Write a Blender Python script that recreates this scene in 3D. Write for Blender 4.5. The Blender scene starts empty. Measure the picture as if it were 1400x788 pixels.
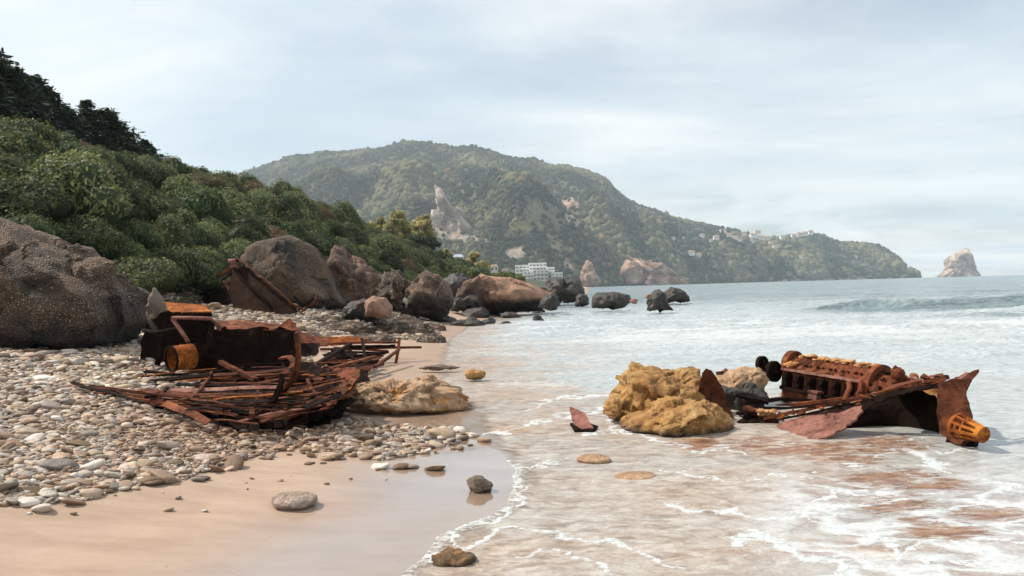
import bpy, math, random
import numpy as np
from mathutils import Vector, Matrix, geometry

random.seed(7)
rng = np.random.default_rng(11)
S = bpy.context.scene
COL = S.collection

# ------------------------------------------------------------------ camera
F = 1100.0            # focal length in photo pixels (1400 wide)
CH = 1.6              # eye height
ROLL = math.radians(1.52)
ca, sa = math.cos(ROLL), math.sin(ROLL)
cam = bpy.data.objects.new('camera', bpy.data.cameras.new('camera'))
COL.objects.link(cam)
cam.data.sensor_width = 36
cam.data.lens = 36 * F / 1400
cam.data.clip_start = 0.1
cam.data.clip_end = 60000
cam.matrix_world = Matrix(((ca, sa, 0, 0), (0, 0, -1, 0), (-sa, ca, 0, CH), (0, 0, 0, 1)))
S.camera = cam

# ------------------------------------------------------------------ world + sun
SUN_DIR = Vector((-0.64, 0.16, 0.76)).normalized()
sun_el = math.asin(SUN_DIR.z)
sun_az = math.atan2(SUN_DIR.x, SUN_DIR.y)
world = bpy.data.worlds.new('World')
S.world = world
world.use_nodes = True
wt = world.node_tree
wt.nodes.clear()


class NT:
    """small helper to write node graphs"""
    def __init__(s, tree): s.t = tree

    def n(s, typ, **k):
        nd = s.t.nodes.new(typ)
        for a, b in k.items(): setattr(nd, a, b)
        return nd

    def put(s, sock, v):
        if isinstance(v, bpy.types.NodeSocket): s.t.links.new(v, sock)
        elif isinstance(v, (tuple, list)) and len(v) == 3 and sock.type == 'RGBA': sock.default_value = (*v, 1)
        else: sock.default_value = v

    def math(s, op, a, b=0.0, c=None, clamp=False):
        nd = s.n('ShaderNodeMath', operation=op, use_clamp=clamp)
        s.put(nd.inputs[0], a); s.put(nd.inputs[1], b)
        if c is not None: s.put(nd.inputs[2], c)
        return nd.outputs[0]

    def noise(s, vec, scale, detail=4, rough=0.55, dist=0.0, out='Fac'):
        nd = s.n('ShaderNodeTexNoise')
        s.put(nd.inputs['Vector'], vec); s.put(nd.inputs['Scale'], scale)
        nd.inputs['Detail'].default_value = detail
        nd.inputs['Roughness'].default_value = rough
        nd.inputs['Distortion'].default_value = dist
        return nd.outputs[out]

    def vor(s, vec, scale, feature='F1', out='Distance', rnd=1.0):
        nd = s.n('ShaderNodeTexVoronoi', feature=feature)
        s.put(nd.inputs['Vector'], vec); s.put(nd.inputs['Scale'], scale)
        nd.inputs['Randomness'].default_value = rnd
        return nd.outputs[out]

    def ramp(s, fac, stops, interp='LINEAR'):
        nd = s.n('ShaderNodeValToRGB')
        nd.color_ramp.interpolation = interp
        el = nd.color_ramp.elements
        while len(el) < len(stops): el.new(0.5)
        for e, (p, c) in zip(el, stops):
            e.position = p
            e.color = (*c, 1) if isinstance(c, (tuple, list)) else (c, c, c, 1)
        s.put(nd.inputs[0], fac)
        return nd.outputs[0]

    def mix(s, fac, a, b, blend='MIX'):
        nd = s.n('ShaderNodeMix', data_type='RGBA', blend_type=blend)
        s.put(nd.inputs[0], fac); s.put(nd.inputs[6], a); s.put(nd.inputs[7], b)
        return nd.outputs[2]

    def smooth(s, v, lo, hi):
        nd = s.n('ShaderNodeMapRange', interpolation_type='SMOOTHSTEP')
        s.put(nd.inputs[0], v); s.put(nd.inputs[1], lo); s.put(nd.inputs[2], hi)
        return nd.outputs[0]

    def coord(s, which='Object'):
        return s.n('ShaderNodeTexCoord').outputs[which]

    def scalev(s, vec, sc):
        nd = s.n('ShaderNodeVectorMath', operation='MULTIPLY')
        s.put(nd.inputs[0], vec); nd.inputs[1].default_value = sc
        return nd.outputs[0]

    def addv(s, a, b):
        nd = s.n('ShaderNodeVectorMath', operation='ADD')
        s.put(nd.inputs[0], a); s.put(nd.inputs[1], b)
        return nd.outputs[0]

    def attr(s, name, out='Fac'):
        return s.n('ShaderNodeAttribute', attribute_name=name).outputs[out]

    def bump(s, h, strength=0.5, dist=0.1, normal=None):
        nd = s.n('ShaderNodeBump')
        s.put(nd.inputs['Height'], h); s.put(nd.inputs['Strength'], strength)
        nd.inputs['Distance'].default_value = dist
        if normal is not None: s.put(nd.inputs['Normal'], normal)
        return nd.outputs[0]


w = NT(wt)
sky = w.n('ShaderNodeTexSky', sky_type='NISHITA')
sky.sun_disc = False
sky.sun_elevation = sun_el
sky.sun_rotation = sun_az
sky.air_density = 1.0
sky.dust_density = 2.0
bg_sky = w.n('ShaderNodeBackground')
w.put(bg_sky.inputs[0], sky.outputs[0])
bg_sky.inputs[1].default_value = 0.115
gen = w.coord('Generated')
sep = w.n('ShaderNodeSeparateXYZ'); w.put(sep.inputs[0], gen)
# project the view direction onto a high cloud deck
zz = w.math('ADD', w.math('MAXIMUM', sep.outputs[2], 0.0), 0.10)
cv = w.n('ShaderNodeCombineXYZ')
w.put(cv.inputs[0], w.math('DIVIDE', sep.outputs[0], zz))
w.put(cv.inputs[1], w.math('DIVIDE', sep.outputs[1], zz))
cv.inputs[2].default_value = 3.7
deck = w.scalev(cv.outputs[0], (0.55, 0.8, 1))
n1 = w.noise(deck, 0.55, 5, 0.5, 0.35)
n2 = w.noise(deck, 1.9, 6, 0.6, 0.2)
cl = w.math('ADD', w.math('MULTIPLY', n1, 0.75), w.math('MULTIPLY', n2, 0.25))
cover = w.smooth(cl, 0.36, 0.60)
# low puffs standing near the horizon
puff = w.noise(w.scalev(gen, (1, 1, 2.2)), 4.2, 6, 0.55, 0.15)
low = w.math('MULTIPLY', w.smooth(puff, 0.46, 0.60), w.math('SUBTRACT', 1.0, w.smooth(sep.outputs[2], 0.06, 0.26)))
cover = w.math('MAXIMUM', w.math('ADD', w.math('MULTIPLY', cover, 0.66), 0.28), w.math('MULTIPLY', low, 0.92))
shade = w.noise(deck, 1.1, 5, 0.55, 0.5)
ccol = w.ramp(shade, [(0.36, (0.66, 0.755, 0.81)), (0.50, (0.80, 0.85, 0.865)), (0.62, (0.93, 0.94, 0.92))])
ccol = w.mix(w.math('MULTIPLY', low, 0.5), ccol, (0.94, 0.95, 0.94))
bg_cl = w.n('ShaderNodeBackground')
w.put(bg_cl.inputs[0], ccol)
bg_cl.inputs[1].default_value = 1.0
mx = w.n('ShaderNodeMixShader')
w.put(mx.inputs[0], cover)
wt.links.new(bg_sky.outputs[0], mx.inputs[1]); wt.links.new(bg_cl.outputs[0], mx.inputs[2])
wo = w.n('ShaderNodeOutputWorld')
wt.links.new(mx.outputs[0], wo.inputs[0])

sl = bpy.data.lights.new('sun', 'SUN')
sl.energy = 5.0
sl.angle = math.radians(1.2)
sl.color = (1.0, 0.915, 0.79)
sun = bpy.data.objects.new('sun', sl)
COL.objects.link(sun)
sun.rotation_euler = (-SUN_DIR).to_track_quat('-Z', 'Y').to_euler()

vs = S.view_settings
vs.view_transform = 'Standard'; vs.look = 'None'; vs.gamma = 1; vs.use_curve_mapping = False
vs.exposure = 0.2
S.cycles.use_denoising = True
S.cycles.max_bounces = 6
S.cycles.transparent_max_bounces = 8
S.cycles.volume_bounces = 1
S.cycles.sample_clamp_indirect = 4


# ------------------------------------------------------------------ projection helpers
def W(px, py, Y):
    u, v = (px - 700) / F, (394 - py) / F
    return Vector(((u * ca + v * sa) * Y, Y, CH + (-u * sa + v * ca) * Y))


def Wz(px, py, z=0.0):
    u, v = (px - 700) / F, (394 - py) / F
    dz = -u * sa + v * ca
    Y = (z - CH) / dz
    return Vector(((u * ca + v * sa) * Y, Y, z))


def to_px(x, y, z):
    X, Z = x / y, (z - CH) / y
    u = X * ca - Z * sa
    v = X * sa + Z * ca
    return 700 + u * F, 394 - v * F


# ------------------------------------------------------------------ numpy noise
_perm = np.random.default_rng(3).permutation(256)
_perm = np.concatenate([_perm, _perm, _perm])
_g = np.random.default_rng(4).normal(size=(256, 3)); _g /= np.linalg.norm(_g, axis=1)[:, None]


def perlin(p):
    p = np.asarray(p, float)
    i = np.floor(p).astype(np.int64); f = p - i
    i &= 255
    t = f * f * f * (f * (f * 6 - 15) + 10)
    out = 0
    for dx in (0, 1):
        wx = t[:, 0] if dx else 1 - t[:, 0]
        for dy in (0, 1):
            wy = t[:, 1] if dy else 1 - t[:, 1]
            for dz in (0, 1):
                wz = t[:, 2] if dz else 1 - t[:, 2]
                h = _perm[_perm[_perm[(i[:, 0] + dx) & 255] + ((i[:, 1] + dy) & 255)] + ((i[:, 2] + dz) & 255)]
                g = _g[h]
                d = g[:, 0] * (f[:, 0] - dx) + g[:, 1] * (f[:, 1] - dy) + g[:, 2] * (f[:, 2] - dz)
                out = out + wx * wy * wz * d
    return out * 1.6


def fbm(p, oct=4, rough=0.5, ridge=False):
    p = np.asarray(p, float)
    a, s, o = 1.0, 0.0, 0.0
    for k in range(oct):
        n = perlin(p * (2.03 ** k) + k * 17.3)
        if ridge: n = 1 - 2 * np.abs(n)
        o = o + a * n; s += a; a *= rough
    return o / s


def P3(x, y, z=0.0):
    x = np.asarray(x, float).ravel(); y = np.asarray(y, float).ravel()
    z = np.broadcast_to(np.asarray(z, float), x.shape).ravel() if np.ndim(z) == 0 else np.asarray(z, float).ravel()
    return np.stack([x, y, z], 1)


def sstep(v, a, b):
    t = np.clip((np.asarray(v, float) - a) / (b - a), 0, 1)
    return t * t * (3 - 2 * t)


# ------------------------------------------------------------------ mesh helpers
def mk(name, verts, faces, mat=None, parent=None, smooth=True, attrs=None, loc=None):
    verts = np.asarray(verts, np.float32)
    if loc is not None:
        verts = verts - np.asarray(loc, np.float32)
    me = bpy.data.meshes.new(name)
    if isinstance(faces, np.ndarray):
        n, k = faces.shape
        me.vertices.add(len(verts)); me.vertices.foreach_set('co', verts.ravel())
        me.loops.add(n * k); me.loops.foreach_set('vertex_index', faces.astype(np.int32).ravel())
        me.polygons.add(n)
        me.polygons.foreach_set('loop_start', np.arange(0, n * k, k, dtype=np.int32))
        me.polygons.foreach_set('loop_total', np.full(n, k, np.int32))
        me.update(calc_edges=True)
    else:
        me.from_pydata([tuple(map(float, v)) for v in verts], [], [tuple(int(i) for i in f) for f in faces])
    me.polygons.foreach_set('use_smooth', np.full(len(me.polygons), smooth))
    for an, av in (attrs or {}).items():
        av = np.asarray(av, np.float32)
        if av.ndim == 1:
            me.attributes.new(an, 'FLOAT', 'POINT').data.foreach_set('value', av)
        else:
            me.attributes.new(an, 'FLOAT_COLOR', 'POINT').data.foreach_set(
                'color', np.concatenate([av, np.ones((len(av), 1), np.float32)], 1).ravel())
    me.update()
    o = bpy.data.objects.new(name, me)
    COL.objects.link(o)
    if mat: me.materials.append(mat)
    if loc is not None: o.location = loc
    if parent is not None:
        o.parent = parent
        if loc is None:   # vertices are in world space: bring them into the parent's frame
            me.transform(Matrix.Translation(-wloc(parent)))
    return o


def wloc(o):
    v = Vector((0, 0, 0))
    while o is not None:
        v = v + o.location; o = o.parent
    return v


def thing(name, label, cat, loc, group=None):
    o = bpy.data.objects.new(name, None)
    o.empty_display_size = 0.2
    COL.objects.link(o); o.location = loc
    return tag(o, label, cat, group)


def tag(o, label=None, cat=None, group=None, kind=None):
    if label: o['label'] = label
    if cat: o['category'] = cat
    if group: o['group'] = group
    if kind: o['kind'] = kind
    return o


def copy_tree(o, parent=None):
    c = o.copy(); COL.objects.link(c); c.parent = parent
    for ch in list(o.children): copy_tree(ch, c)
    return c


def ico(sub):
    import bmesh
    bm = bmesh.new()
    bmesh.ops.create_icosphere(bm, subdivisions=sub, radius=1)
    v = np.array([x.co[:] for x in bm.verts]); f = np.array([[q.index for q in p.verts] for p in bm.faces])
    bm.free()
    return v, f


ICO = {k: ico(k) for k in (1, 2, 3, 4, 5, 6)}


class MB:
    """collects simple solids, in world coordinates, into one mesh"""
    def __init__(s): s.v = []; s.f = []; s.n = 0

    def add(s, v, f):
        s.v.append(np.asarray(v, float)); s.f += [tuple(int(i) + s.n for i in q) for q in f]; s.n += len(v)
        return s

    def box(s, c, sx, sy, sz, R=None):
        v = np.array([[x * sx / 2, y * sy / 2, z * sz / 2] for x in (-1, 1) for y in (-1, 1) for z in (-1, 1)])
        if R is not None: v = v @ np.array(R).T
        return s.add(v + np.array(c), [(0, 1, 3, 2), (4, 6, 7, 5), (0, 4, 5, 1), (2, 3, 7, 6), (0, 2, 6, 4), (1, 5, 7, 3)])

    def bar(s, a, b, wd, th, up=(0, 0, 1), seg=1, wob=0.0, taper=1.0, seed=0):
        a, b = Vector(a), Vector(b)
        return s.path([a.lerp(b, i / seg) for i in range(seg + 1)], wd, th, up, wob, taper, seed)

    def path(s, pts, wd, th, up=(0, 0, 1), wob=0.0, taper=1.0, seed=0):
        """a flat bar swept along points"""
        pts = [Vector(p) for p in pts]; n = len(pts); up = Vector(up); r = random.Random(seed * 77 + n)
        V = []
        for i, p in enumerate(pts):
            d = (pts[min(i + 1, n - 1)] - pts[max(i - 1, 0)]).normalized()
            sd = d.cross(up)
            if sd.length < 1e-4: sd = d.cross(Vector((1, 0, 0)))
            sd.normalize(); u2 = sd.cross(d).normalized()
            k = 1 + (taper - 1) * i / (n - 1)
            j = Vector((r.uniform(-wob, wob), r.uniform(-wob, wob), r.uniform(-wob, wob)))
            k2 = 1 + r.uniform(-wob, wob) * 4
            for a_, b_ in ((-1, -1), (1, -1), (1, 1), (-1, 1)):
                V.append((p + j + sd * a_ * wd / 2 * k * k2 + u2 * b_ * th / 2)[:])
        Fc = [(0, 3, 2, 1), tuple(4 * (n - 1) + q for q in (0, 1, 2, 3))]
        for i in range(n - 1):
            for q in range(4):
                a_, b_ = 4 * i + q, 4 * i + (q + 1) % 4
                Fc.append((a_, b_, b_ + 4, a_ + 4))
        return s.add(V, Fc)

    def tube(s, pts, r, seg=10, cap=True, r2=None):
        pts = [Vector(p) for p in pts]; n = len(pts); V = []; Fc = []
        rr = r if isinstance(r, (list, tuple)) else [r + ((r2 if r2 is not None else r) - r) * i / max(1, n - 1) for i in range(n)]
        ref = None
        for i, p in enumerate(pts):
            d = (pts[min(i + 1, n - 1)] - pts[max(i - 1, 0)]).normalized()
            if ref is None: ref = d.orthogonal().normalized()
            else: ref = (ref - d * ref.dot(d)).normalized()
            b = d.cross(ref)
            for k in range(seg):
                t = 2 * math.pi * k / seg
                V.append((p + (ref * math.cos(t) + b * math.sin(t)) * rr[i])[:])
        for i in range(n - 1):
            for k in range(seg):
                a_, b_ = i * seg + k, i * seg + (k + 1) % seg
                Fc.append((a_, b_, b_ + seg, a_ + seg))
        if cap: Fc += [tuple(range(seg))[::-1], tuple((n - 1) * seg + k for k in range(seg))]
        return s.add(V, Fc)

    def ring(s, c, axis, ro, ri, th, seg=28):
        """a thick annulus or pipe wall"""
        ax = Vector(axis).normalized(); a = ax.orthogonal().normalized(); b = ax.cross(a); c = Vector(c); V = []
        for k in range(seg):
            t = 2 * math.pi * k / seg; d = a * math.cos(t) + b * math.sin(t)
            for r_, h in ((ri, -1), (ro, -1), (ro, 1), (ri, 1)):
                V.append((c + d * r_ + ax * h * th / 2)[:])
        Fc = []
        for k in range(seg):
            k2 = (k + 1) % seg
            for q in range(4):
                Fc.append((4 * k + q, 4 * k2 + q, 4 * k2 + (q + 1) % 4, 4 * k + (q + 1) % 4))
        return s.add(V, Fc)

    def lump(s, c, r, sub=2, seed=0, rough=0.25, sc=(1, 1, 1)):
        v, f = ICO[sub]
        k = 1 + rough * fbm(v * 1.6 + seed * 9.1, 3)
        return s.add(v * k[:, None] * r * np.array(sc) + np.array(c), f)

    def build(s, name, mat, parent=None, smooth=False, loc=None):
        return mk(name, np.concatenate(s.v), s.f, mat, parent, smooth, loc=loc)


def plate(pts, thick=0.02, mat=None, name='hull_plate', parent=None, res=0.06, dent=0.02, jag=0.012, seed=0, bulge=None):
    """a thick torn sheet filling the closed 3D outline pts; cut into a fine grid so that it can dent"""
    pts = [Vector(p) for p in pts]
    c = sum(pts, Vector()) / len(pts)
    nrm = Vector((0, 0, 0))
    for i in range(len(pts)):
        nrm += (pts[i] - c).cross(pts[(i + 1) % len(pts)] - c)
    nrm.normalize()
    ax = nrm.orthogonal().normalized(); ay = nrm.cross(ax)
    r = random.Random(seed)
    ring = []
    for i in range(len(pts)):
        a, b = pts[i], pts[(i + 1) % len(pts)]
        n = max(1, int((b - a).length / (res * 0.8)))
        for k in range(n):
            p = a.lerp(b, k / n)
            j = jag if k else jag * 0.3
            ring.append(p + ax * r.uniform(-j, j) + ay * r.uniform(-j, j))
    R2 = [Vector(((p - c).dot(ax), (p - c).dot(ay))) for p in ring]
    RH = [(p - c).dot(nrm) for p in ring]
    xs = [p.x for p in R2]; ys = [p.y for p in R2]
    inner = []
    gx = min(xs)
    RA = np.array([p[:] for p in R2]); RB = np.roll(RA, -1, 0)
    while gx < max(xs):
        gy = min(ys)
        while gy < max(ys):
            q = np.array([gx + r.uniform(-.2, .2) * res, gy + r.uniform(-.2, .2) * res])
            cond = ((RA[:, 1] > q[1]) != (RB[:, 1] > q[1]))
            xi = (RB[:, 0] - RA[:, 0]) * (q[1] - RA[:, 1]) / (RB[:, 1] - RA[:, 1] + 1e-12) + RA[:, 0]
            if (cond & (q[0] < xi)).sum() % 2 == 1 and np.min(np.linalg.norm(RA - q, axis=1)) > res * 0.45:
                inner.append(Vector(q))
            gy += res
        gx += res
    allp = R2 + inner
    n = len(R2)
    vo, ed, fo, *_ = geometry.delaunay_2d_cdt([Vector(p) for p in allp], [(i, (i + 1) % n) for i in range(n)], [list(range(n))], 1, 1e-5)
    vo = np.array([q[:] for q in vo])
    # height above mean plane: inverse-distance from the outline
    RHn = np.array(RH)
    d2 = ((vo[:, None, :] - RA[None]) ** 2).sum(2) + 1e-5
    wgt = 1 / d2 ** 1.3
    h = (wgt * RHn).sum(1) / wgt.sum(1)
    edge = np.sqrt(d2.min(1))
    P = np.array(c)[None] + vo[:, :1] * np.array(ax) + vo[:, 1:] * np.array(ay) + h[:, None] * np.array(nrm)
    dn = dent * (fbm(P * 3.1 + seed, 3) * 1.0 + 0.5 * fbm(P * 9 + seed, 2))
    if bulge: dn = dn + bulge * (1 - np.exp(-edge * 5))
    P = P + dn[:, None] * np.array(nrm)
    m = len(P)
    V = np.concatenate([P + np.array(nrm) * thick / 2, P - np.array(nrm) * thick / 2])
    Fc = [tuple(q) for q in fo] + [tuple(i + m for i in reversed(q)) for q in fo]
    cnt = {}
    for q in fo:
        for i in range(len(q)):
            a, b = q[i], q[(i + 1) % len(q)]
            cnt[(a, b)] = 1
    for (a, b) in cnt:
        if (b, a) not in cnt: Fc.append((a, a + m, b + m, b)[::-1])
    return mk(name, V, Fc, mat, parent, False)


# ------------------------------------------------------------------ rocks
def outline_r(poly, c, th):
    poly = np.asarray(poly, float)
    D = []
    for i in range(len(poly)):
        a, b = poly[i], poly[(i + 1) % len(poly)]
        for k in range(24):
            D.append(a + (b - a) * k / 24)
    D = np.array(D) - c
    t = np.arctan2(D[:, 1], D[:, 0]); r = np.hypot(D[:, 0], D[:, 1])
    o = np.argsort(t); t, r = t[o], r[o]
    t = np.concatenate([t - 2 * np.pi, t, t + 2 * np.pi]); r = np.concatenate([r, r, r])
    return np.interp(th, t, r)


def facets(n, k, seed, lo=0.72, hi=0.98):
    r = np.random.default_rng(seed)
    d = r.normal(size=(k, 3)); d /= np.linalg.norm(d, axis=1)[:, None]
    h = r.uniform(lo, hi, k)
    dot = n @ d.T
    q = np.where(dot > 0.05, h / np.maximum(dot, 0.05), 9)
    q = np.sort(q, 1)
    m = np.minimum(q[:, 0], 1.02)
    return m


def worley(P, k, seed):
    r = np.random.default_rng(seed)
    lo_, hi_ = P.min(0), P.max(0)
    q = lo_ + r.random((k, 3)) * (hi_ - lo_)
    d = np.sqrt(((P[:, None, :] - q[None]) ** 2).sum(2)); d.partition(1, axis=1)
    return d[:, 0], d[:, 1]


def rock(name, outline, Y, depth, mat, label, seed=0, rough=0.07, sub=5, fac=14, skew=0.0, cat='rock', group=None,
         nfreq=2.2, parent=None, kind=None, lo=0.74, strata=0.0, crag=0.0):
    """a boulder whose silhouette follows the outline (photo pixels) at distance Y with its own thickness"""
    pts = np.array([W(a, b, Y)[:] for a, b in outline])
    xz = pts[:, [0, 2]]
    lo_, hi_ = xz.min(0), xz.max(0)
    c = xz.mean(0) * 0.4 + (lo_ + hi_) / 2 * 0.6
    n, f = ICO[sub]
    th = np.arctan2(n[:, 2], n[:, 0]); s = np.hypot(n[:, 0], n[:, 2])
    r = outline_r(xz, c, th)
    q = facets(n, fac, seed, lo) if fac else np.ones(len(n))
    size = (hi_ - lo_).mean()
    sx = s ** 0.8
    x = r * sx * np.cos(th) * (0.35 + 0.65 * q)
    z = r * sx * np.sin(th) * (0.35 + 0.65 * q)
    y = np.sign(n[:, 1]) * np.abs(n[:, 1]) ** 0.85 * depth / 2 * q + skew * z
    P = np.stack([c[0] + x, Y + y, c[1] + z], 1)
    nn = n
    pn = P / size * nfreq + seed * 3.7
    dis = fbm(pn, 5, 0.55) * 0.8 + fbm(pn * 1.7 + 5, 4, 0.5, ridge=True) * 0.5
    if strata: dis = dis + strata * np.sin((P[:, 2] * 1.0 + P[:, 0] * .25) / size * 26 + 3 * fbm(pn, 2))
    hf = fbm(P / size * nfreq * 4.5 + seed, 4, 0.6, ridge=True) * 0.22 + fbm(P / size * nfreq * 12 + seed, 3, 0.6) * 0.12
    P = P + nn * ((dis * rough * 1.75 + hf * max(rough, 0.04)) * size)[:, None]
    if crag:
        wp = P + 0.05 * size * np.stack([fbm(pn * 2 + 9, 3), fbm(pn * 2 + 19, 3), fbm(pn * 2 + 29, 3)], 1)
        off = np.zeros(len(P))
        for kk, amp in ((26, 0.42), (130, 0.36)):
            rr_ = np.random.default_rng(seed * 3 + kk)
            q_ = wp.min(0) + rr_.random((kk, 3)) * (wp.max(0) - wp.min(0))
            d_ = rr_.normal(size=(kk, 3)); d_ /= np.linalg.norm(d_, axis=1)[:, None]
            i_ = ((wp[:, None, :] - q_[None]) ** 2).sum(2).argmin(1)
            off += amp * ((wp - q_[i_]) * d_[i_]).sum(1)
        P = P + nn * (crag * np.clip(off, -0.09 * size, 0.07 * size))[:, None]
    zb = P[:, 2].min()
    o = mk(name, P, f, mat, parent, True, loc=(c[0], Y, zb) if parent is None else None)
    if parent is None:
        if kind: tag(o, kind=kind)
        else: tag(o, label, cat, group)
    return o


def small_rock(name, px, py, wpx, hpx, mat, label, seed, Y=None, z0=None, flat=1.0, group=None, sub=4, rough=0.09, cat='rock', sink=0.3, fac=10, dep=0.8):
    """rock with base centre at a photo pixel resting on the ground"""
    if Y is None:
        g = ground_hit(px, py)
    else:
        g = W(px, py, Y)
    k = g.y / F
    wd, ht = wpx * k, hpx * k
    n, f = ICO[sub]
    q = facets(n, fac, seed, 0.7) if fac else np.ones(len(n))
    P = n * q[:, None] * np.array([wd / 2, wd / 2 * dep, ht / 2 * (1 + sink)])
    pn = n * 1.7 + seed * 2.3
    P = P + n * (fbm(pn, 4) * rough * wd)[:, None]
    a = random.Random(seed).uniform(-0.5, 0.5)
    R = np.array([[math.cos(a), -math.sin(a), 0], [math.sin(a), math.cos(a), 0], [0, 0, 1]])
    P = P @ R.T
    P[:, 2] += ht / 2 * (1 - sink)
    o = mk(name, P + np.array(g), f, mat, None, True, loc=g)
    return tag(o, label, cat, group)


# ------------------------------------------------------------------ terrain
_sh = [Wz(a, b) for a, b in [(545, 788), (600, 735), (700, 690), (700, 640), (655, 590), (640, 560), (600, 520), (600, 495), (608, 468), (640, 445), (700, 430), (752, 415), (790, 404)]]
SHY = np.array([-20, 2] + [p.y for p in _sh] + [200, 700, 1500, 2500]); SHX = np.array([-2.2, -1.2] + [p.x for p in _sh] + [19, 66, 140, 300])
o_ = np.argsort(SHY); SHY, SHX = SHY[o_], SHX[o_]
CRY = np.array([-20, 10, 38, 55, 75, 95, 115, 140, 165, 200, 400])
CRX = np.array([-26, -24.5, -24.2, -24, -25.2, -24, -21, -12.7, -8, -12, -60])
CRZ = np.array([6.0, 7.0, 8.0, 8.8, 9.9, 9.7, 8.0, 4.9, 3.4, 3.0, 3.0])
FTX = np.array([-15, -14, -9.6, -9.8, -9.0, -8.0, -6.5, -5, -4, 0, 20])


def G(x, y):
    x = np.asarray(x, float); y = np.asarray(y, float)
    s = np.interp(y, SHY, SHX) - x
    inl = np.interp(s, [-400, -30, -8, -3, 0, 1, 2.2, 4.2, 6, 8, 12, 30, 60], [-9, -2.0, -0.5, -0.13, 0, 0.035, 0.13, 0.42, 0.64, 0.8, 1.0, 1.6, 4])
    A = 1 + 0.55 * sstep(y, 13, 30)
    inl = np.where(inl > 0, inl * A, inl)
    far = sstep(y, 150, 500)
    inl = np.where(s > 0, inl * (1 - far) + far * np.interp(s, [0, 10, 40, 120, 600], [0, 2, 7.5, 12, 25]), inl)
    fx = np.interp(y, CRY, FTX); cx = np.interp(y, CRY, CRX); cz = np.interp(y, CRY, CRZ)
    t = (fx - x) / (fx - cx)
    h = np.where(t < 1, np.clip(t, 0, 1) ** 0.85, 1 - 0.06 * (t - 1))
    h = h * (1 - sstep(y, 200, 420))
    z = inl + np.maximum(cz - 1.0, 0) * np.clip(h, 0, 1)
    shp = x.shape
    b = fbm(P3(x * 0.35, y * 0.35, 1.0), 3).reshape(shp) * 0.05 * sstep(s, 1.5, 5) + fbm(P3(x * 1.3, y * 0.9, 4.0), 2).reshape(shp) * 0.006
    b = b + fbm(P3(x * 0.12, y * 0.12, 7.0), 4).reshape(shp) * 1.1 * sstep(t, 0.05, 0.4)
    return z + b


def gz(x, y): return float(G(np.array([x]), np.array([y]))[0])


def ground_hit(px, py):
    u, v = (px - 700) / F, (394 - py) / F
    dx, dz = (u * ca + v * sa), (-u * sa + v * ca)
    Y = np.concatenate([np.arange(3.5, 30, 0.02), np.arange(30, 400, 0.3)])
    d = CH + dz * Y - np.maximum(G(dx * Y, Y), -0.02)
    i = np.argmax(d <= 0) if (d <= 0).any() else len(Y) - 1
    return Vector((dx * Y[i], Y[i], float(G(np.array([dx * Y[i]]), np.array([Y[i]]))[0])))


def in_poly(px, py, poly):
    px = np.asarray(px); py = np.asarray(py); ins = np.zeros(px.shape, bool)
    n = len(poly)
    for i in range(n):
        x1, y1 = poly[i]; x2, y2 = poly[(i + 1) % n]
        c = ((y1 > py) != (y2 > py)) & (px < (x2 - x1) * (py - y1) / (y2 - y1 + 1e-9) + x1)
        ins ^= c
    return ins


def grid_faces(nr, nc):
    a = np.arange(nr * nc).reshape(nr, nc)
    return np.stack([a[:-1, :-1], a[:-1, 1:], a[1:, 1:], a[1:, :-1]], -1).reshape(-1, 4)


# ------------------------------------------------------------------ materials
def new_mat(name):
    m = bpy.data.materials.new(name); m.use_nodes = True
    t = m.node_tree; t.nodes.clear()
    k = NT(t)
    pb = k.n('ShaderNodeBsdfPrincipled'); out = k.n('ShaderNodeOutputMaterial')
    t.links.new(pb.outputs[0], out.inputs[0])
    return m, k, pb


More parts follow.
